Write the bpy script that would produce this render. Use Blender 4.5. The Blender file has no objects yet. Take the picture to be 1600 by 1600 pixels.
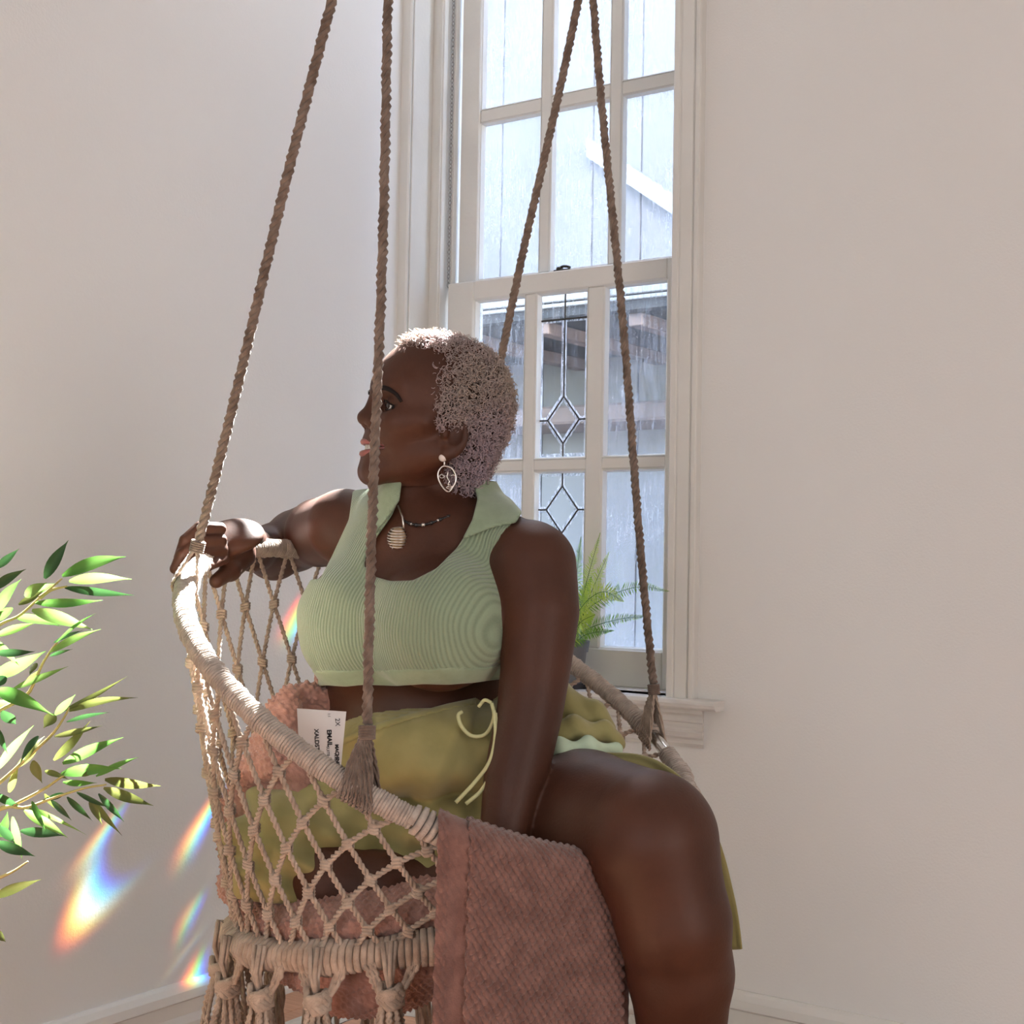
import bpy, bmesh, math, random
import numpy as np
from mathutils import Vector, Matrix
random.seed(7); np.random.seed(7)
PI = math.pi
scene = bpy.context.scene
COL = scene.collection

# ------------------------------------------------------------------ camera
CAM_H = 1.075
F = 2213.0                                   # focal length in pixels of the 1600 px frame
YAW, PITCH, ROLL = math.radians(34.7), math.radians(1.97), math.radians(1.0)
cam_pos = Vector((0, 0, CAM_H))
fwd = Vector((-math.sin(YAW) * math.cos(PITCH), math.cos(YAW) * math.cos(PITCH), math.sin(PITCH)))
r0 = Vector((math.cos(YAW), math.sin(YAW), 0))
u0 = r0.cross(fwd)
rgt = r0 * math.cos(ROLL) + u0 * math.sin(ROLL)
upv = u0 * math.cos(ROLL) - r0 * math.sin(ROLL)
cd = bpy.data.cameras.new('camera')
cam = bpy.data.objects.new('camera', cd)
COL.objects.link(cam)
cam.matrix_world = Matrix(((rgt.x, upv.x, -fwd.x, cam_pos.x), (rgt.y, upv.y, -fwd.y, cam_pos.y),
                           (rgt.z, upv.z, -fwd.z, cam_pos.z), (0, 0, 0, 1)))
cd.sensor_width = 36
cd.lens = 36 * F / 1600
cd.clip_start = 0.05
scene.camera = cam

# ------------------------------------------------------------------ light and exposure
scene.view_settings.view_transform = 'Standard'
scene.view_settings.look = 'None'
scene.view_settings.gamma = 1
scene.view_settings.use_curve_mapping = False
scene.view_settings.exposure = 0.32
scene.cycles.use_denoising = True
scene.cycles.max_bounces = 10
scene.cycles.transparent_max_bounces = 16
scene.cycles.sample_clamp_indirect = 6

SUN_EL = math.radians(51)
sun_dir = Vector((-0.30, 1, 0)).normalized() * math.cos(SUN_EL) + Vector((0, 0, math.sin(SUN_EL)))
w = bpy.data.worlds.new('sky'); scene.world = w; w.use_nodes = True
wn = w.node_tree
sky = wn.nodes.new('ShaderNodeTexSky'); sky.sky_type = 'NISHITA'; sky.sun_disc = False
sky.sun_elevation = SUN_EL
sky.sun_rotation = math.atan2(sun_dir.x, sun_dir.y)
wn.nodes['Background'].inputs['Strength'].default_value = 1.5
wn.links.new(sky.outputs[0], wn.nodes['Background'].inputs[0])
sl = bpy.data.lights.new('sun', 'SUN'); sl.energy = 280; sl.angle = math.radians(0.6); sl.color = (1, .96, .9)
so = bpy.data.objects.new('sun', sl); COL.objects.link(so)
so.rotation_euler = sun_dir.to_track_quat('Z', 'Y').to_euler()
def area(name, loc, direction, sx, sy, power, color):
    l = bpy.data.lights.new(name, 'AREA'); l.shape = 'RECTANGLE'; l.size = sx; l.size_y = sy
    l.energy = power; l.color = color
    o = bpy.data.objects.new(name, l); COL.objects.link(o); o.location = loc
    o.rotation_euler = Vector(direction).to_track_quat('-Z', 'Y').to_euler()
    return o
# added fill lights brightening the room, behind the photographer and on his right
area('fill_back', (0.3, -2.55, 1.6), (0, 1, -.05), 1.8, 1.5, 30, (.93, .97, 1))
area('fill_right', (2.55, 0.2, 1.15), (-1, 0.15, -.08), 1.2, 1.5, 34, (1, .90, .85))

# ------------------------------------------------------------------ helpers
def CW(u, v, d):
    """point at d metres ahead of the lens, u to the right, v up -> world"""
    return cam_pos + rgt * u + upv * v + fwd * d
def P(px, py, d):
    return CW((px - 800) * d / F, (800 - py) * d / F, d)
def ray(px, py):
    return (rgt * (px - 800) / F + upv * (800 - py) / F + fwd)
def onY(px, py, Y):
    r = ray(px, py); return cam_pos + r * (Y / r.y)
def onX(px, py, X):
    r = ray(px, py); return cam_pos + r * (X / r.x)

def link(o, parent=None):
    COL.objects.link(o)
    if parent is not None: o.parent = parent
    return o
def tag(o, label=None, cat=None, group=None, kind=None):
    if label: o['label'] = label
    if cat: o['category'] = cat
    if group: o['group'] = group
    if kind: o['kind'] = kind
    return o
def empty(name, loc=(0, 0, 0), parent=None, **k):
    o = bpy.data.objects.new(name, None); o.location = loc; o.empty_display_size = .05
    link(o, parent)
    return tag(o, **k)
def new_mesh(name, verts, faces, mat, smooth=True):
    me = bpy.data.meshes.new(name)
    verts = np.asarray(verts, dtype=np.float32)
    if isinstance(faces, np.ndarray):
        n, k = faces.shape
        me.vertices.add(len(verts)); me.vertices.foreach_set('co', verts.ravel())
        me.loops.add(n * k); me.loops.foreach_set('vertex_index', faces.astype(np.int32).ravel())
        me.polygons.add(n)
        me.polygons.foreach_set('loop_start', np.arange(0, n * k, k, dtype=np.int32))
        me.polygons.foreach_set('loop_total', np.full(n, k, dtype=np.int32))
        me.update(calc_edges=True)
    else:
        me.from_pydata([tuple(v) for v in verts], [], faces)
    me.polygons.foreach_set('use_smooth', np.full(len(me.polygons), smooth, dtype=bool))
    me.update()
    if mat: me.materials.append(mat)
    return me
def wpos(o):
    p = Vector((0, 0, 0))
    while o is not None:
        p = p + o.location; o = o.parent
    return p
def obj(name, me, parent=None, **k):
    """mesh in world coordinates; parents carry only a location, so subtract it"""
    o = bpy.data.objects.new(name, me)
    link(o, parent)
    if parent is not None: o.location = -wpos(parent)
    return tag(o, **k)

class MB:
    def __init__(s): s.v = []; s.f = []; s.smooth = False
    def add(s, vs, fs):
        b = len(s.v); s.v += [tuple(x) for x in vs]; s.f += [tuple(i + b for i in q) for q in fs]
        return s
    def box(s, a, b, ch=0.0):
        x0, y0, z0 = [min(p, q) for p, q in zip(a, b)]; x1, y1, z1 = [max(p, q) for p, q in zip(a, b)]
        if ch <= 0:
            vs = [(x0, y0, z0), (x1, y0, z0), (x1, y1, z0), (x0, y1, z0), (x0, y0, z1), (x1, y0, z1), (x1, y1, z1), (x0, y1, z1)]
            return s.add(vs, [(0, 3, 2, 1), (4, 5, 6, 7), (0, 1, 5, 4), (1, 2, 6, 5), (2, 3, 7, 6), (3, 0, 4, 7)])
        bm = bmesh.new(); bmesh.ops.create_cube(bm, size=1)
        for v in bm.verts:
            v.co = Vector(((x0 + x1) / 2 + v.co.x * (x1 - x0), (y0 + y1) / 2 + v.co.y * (y1 - y0), (z0 + z1) / 2 + v.co.z * (z1 - z0)))
        bmesh.ops.bevel(bm, geom=bm.edges[:], offset=min(ch, .45 * min(x1 - x0, y1 - y0, z1 - z0)), segments=1, affect='EDGES')
        bm.verts.index_update()
        s.add([v.co[:] for v in bm.verts], [[v.index for v in f.verts] for f in bm.faces]); bm.free()
        return s
    def tube(s, pts, rad, n=8, cap=True, squash=None):
        pts = [Vector(p) for p in pts]; m = len(pts)
        if not hasattr(rad, '__len__'): rad = [rad] * m
        t = [(pts[min(i + 1, m - 1)] - pts[max(i - 1, 0)]) for i in range(m)]
        t = [q.normalized() if q.length > 1e-9 else Vector((0, 0, 1)) for q in t]
        a = t[0].orthogonal().normalized(); vs = []
        for i in range(m):
            a = (a - t[i] * a.dot(t[i]))
            a = a.normalized() if a.length > 1e-6 else t[i].orthogonal().normalized()
            b = t[i].cross(a)
            for k in range(n):
                an = 2 * PI * k / n
                vs.append(pts[i] + a * (math.cos(an) * rad[i]) + b * (math.sin(an) * rad[i]))
        fs = [(i * n + k, i * n + (k + 1) % n, (i + 1) * n + (k + 1) % n, (i + 1) * n + k) for i in range(m - 1) for k in range(n)]
        if cap: fs += [tuple(range(n))[::-1], tuple((m - 1) * n + k for k in range(n))]
        return s.add(vs, fs)
    def lathe(s, c, prof, n=32, axis=(0, 0, 1)):
        ax = Vector(axis).normalized(); a = ax.orthogonal().normalized(); b = ax.cross(a); c = Vector(c)
        vs = [c + ax * h + (a * math.cos(2 * PI * k / n) + b * math.sin(2 * PI * k / n)) * r for r, h in prof for k in range(n)]
        m = len(prof)
        fs = [(i * n + k, i * n + (k + 1) % n, (i + 1) * n + (k + 1) % n, (i + 1) * n + k) for i in range(m - 1) for k in range(n)]
        fs += [tuple(range(n))[::-1], tuple((m - 1) * n + k for k in range(n))]
        return s.add(vs, fs)
    def prism(s, prof, a, b, closed=True):
        """profile given as list of 3-D offsets swept from a to b"""
        n = len(prof); a = Vector(a); b = Vector(b)
        vs = [a + Vector(p) for p in prof] + [b + Vector(p) for p in prof]
        fs = [(i, (i + 1) % n, n + (i + 1) % n, n + i) for i in range(n)] + [tuple(range(n))[::-1], tuple(range(n, 2 * n))]
        return s.add(vs, fs)
    def build(s, name, mat, parent=None, smooth=False, **k):
        me = new_mesh(name, s.v, s.f, mat, smooth)
        bm = bmesh.new(); bm.from_mesh(me); bmesh.ops.recalc_face_normals(bm, faces=bm.faces[:]); bm.to_mesh(me); bm.free()
        return obj(name, me, parent, **k)

def spline(pts, n):
    """Catmull-Rom through points, n samples"""
    p = np.array([list(q) for q in pts], float)
    p = np.vstack([2 * p[0] - p[1], p, 2 * p[-1] - p[-2]]); m = len(p) - 3
    out = []
    for i in range(n):
        t = i / (n - 1) * m; k = min(int(t), m - 1); t -= k
        a, b, c, d = p[k:k + 4]
        out.append(.5 * (2 * b + (c - a) * t + (2 * a - 5 * b + 4 * c - d) * t * t + (3 * b - a - 3 * c + d) * t ** 3))
    return np.array(out)

# ------------------------------------------------------------------ materials
def mat(name, color, rough=.6, spec=.5, metal=0, var=0, vscale=8, bump=0, bscale=60, color2=None, stretch=(1, 1, 1),
        trans=0, sheen=0, sss=0, coords='Object', detail=4, coat=0):
    m = bpy.data.materials.new(name); m.use_nodes = True
    nt = m.node_tree; b = nt.nodes['Principled BSDF']; L = nt.links.new
    b.inputs['Base Color'].default_value = (*color, 1)
    b.inputs['Roughness'].default_value = rough
    b.inputs['Specular IOR Level'].default_value = spec
    b.inputs['Metallic'].default_value = metal
    b.inputs['Sheen Weight'].default_value = sheen
    b.inputs['Coat Weight'].default_value = coat
    if sss:
        b.inputs['Subsurface Weight'].default_value = sss
        b.inputs['Subsurface Radius'].default_value = (.01, .004, .002)
        b.inputs['Subsurface Scale'].default_value = 1
    tc = nt.nodes.new('ShaderNodeTexCoord'); mp = nt.nodes.new('ShaderNodeMapping')
    mp.inputs['Scale'].default_value = stretch
    L(tc.outputs[coords], mp.inputs[0])
    if var or color2:
        n = nt.nodes.new('ShaderNodeTexNoise'); n.inputs['Scale'].default_value = vscale; n.inputs['Detail'].default_value = detail
        L(mp.outputs[0], n.inputs['Vector'])
        r = nt.nodes.new('ShaderNodeMapRange'); r.inputs[1].default_value = .35; r.inputs[2].default_value = .65
        L(n.outputs['Fac'], r.inputs[0])
        mx = nt.nodes.new('ShaderNodeMix'); mx.data_type = 'RGBA'
        c2 = color2 or tuple(max(0, c * (1 - var)) for c in color)
        mx.inputs['A'].default_value = (*color, 1); mx.inputs['B'].default_value = (*c2, 1)
        L(r.outputs[0], mx.inputs['Factor']); L(mx.outputs['Result'], b.inputs['Base Color'])
    if bump:
        n = nt.nodes.new('ShaderNodeTexNoise'); n.inputs['Scale'].default_value = bscale; n.inputs['Detail'].default_value = 5
        L(mp.outputs[0], n.inputs['Vector'])
        bp = nt.nodes.new('ShaderNodeBump'); bp.inputs['Strength'].default_value = 1; bp.inputs['Distance'].default_value = bump
        L(n.outputs['Fac'], bp.inputs['Height']); L(bp.outputs[0], b.inputs['Normal'])
    if trans:
        t = nt.nodes.new('ShaderNodeBsdfTranslucent'); ms = nt.nodes.new('ShaderNodeMixShader'); ms.inputs[0].default_value = trans
        src = b.inputs['Base Color'].links[0].from_socket if b.inputs['Base Color'].links else None
        if src: L(src, t.inputs[0])
        else: t.inputs[0].default_value = (*color, 1)
        L(b.outputs[0], ms.inputs[1]); L(t.outputs[0], ms.inputs[2]); L(ms.outputs[0], nt.nodes['Material Output'].inputs[0])
    return m

def glass_mat(name, dirt, tint=(.96, .98, 1), seed=0.0):
    """thin old window glass: clear where clean, milky where rain streaks and specks have dried"""
    m = bpy.data.materials.new(name); m.use_nodes = True
    nt = m.node_tree; nt.nodes.clear(); L = nt.links.new; N = nt.nodes.new
    out = N('ShaderNodeOutputMaterial'); tr = N('ShaderNodeBsdfTransparent'); tr.inputs[0].default_value = (*tint, 1)
    gl = N('ShaderNodeBsdfGlossy'); gl.inputs['Roughness'].default_value = .03
    m1 = N('ShaderNodeMixShader'); m1.inputs[0].default_value = .04; L(tr.outputs[0], m1.inputs[1]); L(gl.outputs[0], m1.inputs[2])
    tl = N('ShaderNodeBsdfTranslucent'); tl.inputs[0].default_value = (.9, .93, 1, 1)
    tc = N('ShaderNodeTexCoord'); mp = N('ShaderNodeMapping'); mp.inputs['Location'].default_value = (seed, 0, seed * 2)
    mp.inputs['Scale'].default_value = (1, 1, .12); L(tc.outputs['Object'], mp.inputs[0])
    n1 = N('ShaderNodeTexNoise'); n1.inputs['Scale'].default_value = 120; n1.inputs['Detail'].default_value = 6; n1.inputs['Roughness'].default_value = .7
    L(mp.outputs[0], n1.inputs['Vector'])
    n2 = N('ShaderNodeTexNoise'); n2.inputs['Scale'].default_value = 260; n2.inputs['Detail'].default_value = 3
    L(tc.outputs['Object'], n2.inputs['Vector'])
    n3 = N('ShaderNodeTexNoise'); n3.inputs['Scale'].default_value = 4; n3.inputs['Detail'].default_value = 3
    L(tc.outputs['Object'], n3.inputs['Vector'])
    def rng(s, a, b, c=0, d=1):
        r = N('ShaderNodeMapRange'); r.inputs[1].default_value = a; r.inputs[2].default_value = b
        r.inputs[3].default_value = c; r.inputs[4].default_value = d; L(s, r.inputs[0]); return r.outputs[0]
    def mth(op, a, b):
        q = N('ShaderNodeMath'); q.operation = op
        for i, x in enumerate((a, b)):
            if hasattr(x, 'links'): L(x, q.inputs[i])
            else: q.inputs[i].default_value = x
        return q.outputs[0]
    st = rng(n1.outputs['Fac'], .45, .68); sp = rng(n2.outputs['Fac'], .62, .7); cl = rng(n3.outputs['Fac'], .35, .7, .35, 1)
    d = mth('MULTIPLY', mth('ADD', mth('MULTIPLY', st, .9), mth('ADD', mth('MULTIPLY', sp, .8), .22)), cl)
    d = mth('MINIMUM', mth('MULTIPLY', d, dirt), .92)
    m2 = N('ShaderNodeMixShader'); L(d, m2.inputs[0]); L(m1.outputs[0], m2.inputs[1]); L(tl.outputs[0], m2.inputs[2])
    L(m2.outputs[0], out.inputs[0])
    return m

M = {}
M['wall'] = mat('wall_paint', (.85, .85, .835), .75, .3, bump=.0006, bscale=180)
M['trim'] = mat('trim_paint', (.82, .815, .78), .42, .45, var=.06, vscale=5, bump=.0004, bscale=90)
M['sill'] = mat('worn_sill_paint', (.8, .78, .75), .5, .4, var=.12, vscale=14, stretch=(1, 1, 8), bump=.0009, bscale=40)
M['ceil'] = mat('ceiling_paint', (.75, .75, .74), .8, .2)
M['wood'] = mat('oak_floor', (.66, .37, .23), .45, .5, color2=(.54, .28, .165), vscale=9, stretch=(1, 14, 1), bump=.0004, bscale=50)
M['lead'] = mat('lead_came', (.055, .05, .045), .5, .5, metal=.4)
M['chrome'] = mat('bare_steel', (.62, .62, .6), .22, .6, metal=1)
M['darkmetal'] = mat('sash_lock_metal', (.05, .045, .04), .4, .5, metal=.7)
M['chain'] = mat('chain_metal', (.4, .38, .36), .4, .5, metal=.8)
M['rope'] = mat('twisted_rope', (.27, .205, .165), .9, .2, color2=(.15, .105, .08), vscale=55, bump=.0012, bscale=500, sheen=.3, trans=.1)
M['cord'] = mat('cotton_cord', (.60, .48, .385), .9, .2, color2=(.42, .32, .25), vscale=60, bump=.001, bscale=600, sheen=.3, trans=.12)
M['wrap'] = mat('wrapped_cord', (.52, .44, .375), .9, .2, color2=(.36, .30, .255), vscale=70, bump=.0012, bscale=500, sheen=.35)
# ------------------------------------------------------------------ room shell
YW, XL = 3.0, -2.464            # window wall, left wall
XR, YB, ZC = 2.65, -2.65, 4.15
YO = 3.30                       # outer face of the window wall
o = MB()
WX0, WX1 = onY(642, 200, YW).x, onY(1059, 120, YW).x       # window opening
WZ0 = onY(1000, 1084, YW).z; WZ1 = 3.86
for a, b in (((XL - .2, YW, 0), (WX0, YO, ZC)), ((WX1, YW, 0), (XR + .2, YO, ZC)), ((WX0, YW, 0), (WX1, YO, WZ0)), ((WX0, YW, WZ1), (WX1, YO, ZC))):
    o.box(a, b)
o.build('wall_back', M['wall'], kind='structure')
MB().box((XL - .2, YB - .2, 0), (XL, YW, ZC)).build('wall_left', M['wall'], kind='structure')
MB().box((XR, YB - .2, 0), (XR + .2, YW, ZC)).build('wall_right', M['wall'], kind='structure')
MB().box((XL, YB - .2, 0), (XR, YB, ZC)).build('wall_front', M['wall'], kind='structure')
MB().box((XL - .2, YB - .2, ZC), (XR + .2, YO, ZC + .15)).build('ceiling', M['ceil'], kind='structure')
fl = MB().box((XL - .2, YB - .2, -.12), (XR + .2, YO, -.016)).build('floor', mat('subfloor', (.08, .05, .03), .9), kind='structure')
# planks, butted with a fine joint, running along the left wall
pm = {}
for L_ in (1.2, 1.8, 2.4):
    q = MB().box((-.06, 0, -.016), (.0595, L_ - .002, 0), .0015); me = new_mesh('plank', q.v, q.f, M['wood'], False); pm[L_] = me
x = XL + .06; i = 0
while x < XR:
    y = YB - random.choice((0, .5, .9, 1.1))
    while y < YW:
        L_ = random.choice((1.8, 2.4, 1.2))
        if y + L_ > YB:
            p = bpy.data.objects.new('plank', pm[L_]); link(p, fl); p.location = (x, y, 0)
            p.location.y = y
        y += L_
    x += .12
# clip the wall-side ends: walls are solid boxes, planks simply run under them

def skirting(name, a, b, outv):
    a = Vector(a); b = Vector(b); n = Vector(outv)
    prof = [(0, 0), (.02, 0), (.02, .012), (.014, .03), (.014, .06), (.022, .066), (.02, .085), (.012, .098), (.006, .104), (0, .104)]
    q = MB().prism([n * d + Vector((0, 0, z)) for d, z in prof], a, b)
    return q.build(name, M['trim'], kind='structure')
HB = .75
skirting('baseboard_left', (XL, YB, 0), (XL, YW, 0), (1, 0, 0))
skirting('baseboard_back', (XL, YW, 0), (XR, YW, 0), (0, -1, 0))

# ------------------------------------------------------------------ window
win = empty('window_1', (WX0, YW, WZ0), kind='structure')
Y1, Y2 = YW + .087, YW + .14
xs1 = onY(690, 300, Y1).x          # right edge of the inner stop on the left side
WXr = WX1
def B(a, b, name, mt=None, ch=.0015, parent=None, **k):
    return MB().box(a, b, ch).build(name, mt or M['trim'], parent or win, **k)
# jamb linings (left deep reveal, stop, outer reveal)
B((WX0, YW + .001, WZ0), (WX0 + .006, Y1, WZ1), 'jamb_lining')
B((WX0, Y1, WZ0), (xs1, Y1 + .018, WZ1), 'window_stop')
B((WX0, Y1 + .018, WZ0), (xs1 - .004, YO, WZ1), 'jamb')
B((WXr + .045, YW + .001, WZ0), (WXr + .05, YO, WZ1), 'jamb_lining')
# a pair of fine shadow lines on the stop
B((xs1 - .012, Y1 - .004, WZ0), (xs1 - .004, Y1, WZ1), 'bead')
B((WX0 - .036, YW - .012, WZ0 + .02), (WX0 + .004, YW, WZ1), 'bead', ch=.004)
# right-hand casing with grooves
cx0, cx1 = WX1, onY(1096, 120, YW - .022).x
prof = []
W_ = cx1 - cx0
for fx, fy in ((0, 0), (0, .018), (.05, .022), (.22, .022), (.25, .019), (.30, .019), (.33, .022), (.72, .022), (.76, .018), (.80, .018), (.84, .026), (.97, .026), (1, .022), (1, 0)):
    prof.append((fx * W_, -fy, 0))
MB().prism(prof, (cx0, YW, WZ0 + .0), (cx0, YW, WZ1 + .06)).build('casing', M['trim'], win)
B((WX0 - .04, YW - .022, WZ1), (cx1, YW, WZ1 + .07), 'head_casing', ch=.004)
# the right jamb lives behind the casing
B((WXr, YW + .001, WZ0), (WXr + .05, Y1 + .018, WZ1), 'jamb')

def sash(name, x0, x1, z0, z1, y, th, cols, rows, stile, top, bot, bar, glassm, special=None, dirt_seed=0):
    """cols: inner pane x ranges, rows: pane z ranges; members between them"""
    s = empty(name, (x0, y, z0), win)
    def member(n, a, b, ch=.003): MB().box(a, b, ch).build(n, M['trim'], s)
    member('stile', (x0, y, z0), (cols[0][0], y + th, z1)); member('stile', (cols[-1][1], y, z0), (x1, y + th, z1))
    member('rail', (cols[0][0], y + .0005, rows[-1][1]), (cols[-1][1], y + th, z1)); member('rail', (cols[0][0], y + .0005, z0), (cols[-1][1], y + th, rows[0][0]))
    for (a, b), (c, d) in zip(cols[:-1], cols[1:]): member('muntin', (b, y + .004, rows[0][0]), (c, y + th - .004, rows[-1][1]))
    for (a, b), (c, d) in zip(rows[:-1], rows[1:]):
        for k, (e, f_) in enumerate(cols): member('muntin', (e, y + .005, b), (f_, y + th - .005, c))
    for ci, (a, b) in enumerate(cols):
        for ri, (c, d) in enumerate(rows):
            # glazing bevel: four sloped strips framing the pane
            g = MB(); e = .007; yf, yg = y + .005, y + th * .62
            out_ = [(a, yf, c), (b, yf, c), (b, yf, d), (a, yf, d)]; mid = [(a + e * .45, yf + .002, c + e * .45), (b - e * .45, yf + .002, c + e * .45), (b - e * .45, yf + .002, d - e * .45), (a + e * .45, yf + .002, d - e * .45)]
            inn = [(a + e, yg, c + e), (b - e, yg, c + e), (b - e, yg, d - e), (a + e, yg, d - e)]; bk = [(p[0], yg, p[2]) for p in out_]
            vs = out_ + mid + inn + bk
            fs = [(i + k, (i + 1) % 4 + k, (i + 1) % 4 + k + 4, i + k + 4) for k in (0, 4, 8) for i in range(4)] + [(12 + i, 12 + (i + 1) % 4, (i + 1) % 4, i) for i in range(4)]
            g.add(vs, fs).build('glazing_bead', M['trim'], s)
            if special and special(ci, ri, a + e, b - e, c + e, d - e, yg, s): continue
            MB().box((a + .002, yg - .0015, c + .002), (b - .002, yg + .0015, d - .002)).build('pane', glassm, s)
    return s
G_up = glass_mat('streaked_glass', .7); G_lo = glass_mat('rain_specked_glass', .55, seed=3.0); G_bev = glass_mat('bevelled_glass', .22, (.93, .98, 1), seed=5.0)
G_edge = glass_mat('bevel_facet_glass', 1.9, (.9, .97, 1), seed=8.0)

# lower sash, nearer the room
yl = YW + .095
def X(px, py=600, Y=yl): return onY(px, py, Y).x
def Z(px, py, Y=yl): return onY(px, py, Y).z
lx0, lx1 = X(700, 440), X(1063, 600)
lcols = [(X(737, 600), X(817, 600)), (X(834, 600), X(915, 600)), (X(940, 600), X(1040, 600))]
z_meet = Z(860, 424)                      # top of the lower sash
zt, zm1, zm0, zb, zbot = Z(860, 455), Z(860, 717), Z(860, 735), Z(985, 1016), WZ0 + .0035
lrows = [(zb, zm0), (zm1, zt)]
def leaded(ci, ri, a, b, c, d, y, s):
    if ci != 1: return False
    w_, h_ = b - a, d - c; cx = (a + b) / 2
    # lozenge near the crossbar on each row
    cz = c + h_ * .225 if ri == 1 else d - h_ * .215
    hh = w_ * .42; hw = w_ * .335
    t, bt, l, r = (cx, cz + hh), (cx, cz - hh), (cx - hw, cz), (cx + hw, cz)
    def came(p, q, r_=.0022): MB().tube([(p[0], y - .001, p[1]), (q[0], y - .001, q[1])], r_, 6).build('lead_came', M['lead'], s)
    for p, q in ((t, l), (l, bt), (bt, r), (r, t)): came(p, q)
    came((a, cz), l); came(r, (b, cz))
    if ri == 1:
        zx = d - h_ * .155
        came((cx, d), t); came(bt, (cx, c)); came((a, zx), (b, zx), .0025)
        cells = [[(a, zx), (cx, zx), t, l, (a, cz)], [(cx, zx), (b, zx), (b, cz), r, t], [(a, d), (a, zx), (cx, zx), (cx, d)], [(cx, d), (cx, zx), (b, zx), (b, d)],
                 [(a, cz), l, bt, (cx, c), (a, c)], [(cx, c), bt, r, (b, cz), (b, c)], [t, r, bt, l]]
    else:
        came((cx, d), t); came(bt, (cx, c))
        cells = [[(a, d), (cx, d), t, l, (a, cz)], [(cx, d), (b, d), (b, cz), r, t], [(a, cz), l, bt, (cx, c), (a, c)], [(cx, c), bt, r, (b, cz), (b, c)], [t, r, bt, l]]
    for k, poly in enumerate(cells):
        # orient, inset for the bevel
        pts = [Vector((p[0], 0, p[1])) for p in poly]; n = len(pts)
        A = sum(pts[i].x * pts[(i + 1) % n].z - pts[(i + 1) % n].x * pts[i].z for i in range(n))
        if A < 0: pts = pts[::-1]
        ins = []; e = .008
        for i in range(n):
            p0, p1, p2 = pts[i - 1], pts[i], pts[(i + 1) % n]
            d1 = (p1 - p0).normalized(); d2 = (p2 - p1).normalized()
            n1 = Vector((-d1.z, 0, d1.x)); n2 = Vector((-d2.z, 0, d2.x)); bis = (n1 + n2).normalized()
            ins.append(p1 + bis * (e / max(.35, bis.dot(n1))))
        flat = (ri == 1 and k in (2, 3))
        outer = [(p.x, y, p.z) for p in pts]; inner = [(p.x, y - .0035, p.z) for p in ins]
        if flat:
            MB().add(outer, [tuple(range(n))]).build('pane', G_lo, s); continue
        pn = MB().add(inner, [tuple(range(n))]).build('pane', G_bev, s)
        MB().add(outer + inner, [(i, (i + 1) % n, n + (i + 1) % n, n + i) for i in range(n)]).build('pane', G_edge, s, label='polished bevelled border')
    return True
sash('lower_sash', lx0, lx1, zbot, z_meet, yl, .038, lcols, lrows, 0, 0, 0, 0, G_lo, leaded)
# upper sash, further out
yu = YW + .142
X2 = lambda px, py: onY(px, py, yu).x
Z2 = lambda px, py: onY(px, py, yu + .02).z
ux0, ux1 = X2(718, 300), X2(1085, 300)
ucols = [(X2(747, 300), X2(842, 300)), (X2(858, 300), X2(950, 300)), (X2(968, 300), X2(1067, 300))]
zu = Z2(800, 430) - .01
zr0, zr1 = Z2(800, 186), Z2(800, 166)
ph = zr0 - zu - .0
urows = [(zu + .003, zr0)] + [(zr1 + k * (ph + .02), zr1 + ph + k * (ph + .02)) for k in range(3)]
urows.append((urows[-1][1] + .02, WZ1 - .05))
if urows[-1][1] - urows[-1][0] < .1: urows.pop()
sash('upper_sash', ux0, ux1, zu - .04, WZ1, yu, .036, ucols, urows, 0, 0, 0, 0, G_up)
# sash chain in the left channel, links alternating
ch = empty('sash_chain', (xs1, Y1 + .03, z_meet), win)
xc = onY(705, 250, Y1 + .03).x
lm = []
for rot in (0, 1):
    q = MB(); pts = []
    for k in range(13):
        a = 2 * PI * k / 12; c_, s_ = .0042 * math.cos(a), .0075 * math.sin(a)
        pts.append((c_, 0, s_) if rot == 0 else (0, c_, s_))
    q.tube(pts, .0013, 5, cap=False); lm.append(new_mesh('chain_link', q.v, q.f, M['chain']))
z = z_meet + .002; k = 0
while z < WZ1 and k < 120:
    l_ = bpy.data.objects.new('chain_link', lm[k % 2]); link(l_, ch)
    l_.location = Vector((xc, Y1 + .028, z)) - wpos(ch); z += .0115; k += 1
# parting bead
B((xs1 + .006, Y1 + .036, z_meet), (xs1 + .014, Y1 + .052, WZ1), 'parting_bead')
# sash lock on the meeting rail
lk = MB(); c = Vector((onY(881, 414, yl + .02).x, yl + .018, z_meet + .004))
lk.box(c + Vector((-.026, -.010, -.004)), c + Vector((.026, .010, .001)), .002)
lk.lathe(c + Vector((-.012, 0, 0)), [(.0095, 0), (.0095, .006), (.006, .009)], 16)
lk.tube([c + Vector((-.012, 0, .006)), c + Vector((.002, -.004, .009)), c + Vector((.018, -.007, .006)), c + Vector((.024, -.007, .002))], [.004, .0035, .0035, .0045], 8)
lk.build('sash_lock', M['darkmetal'], win)
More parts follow.
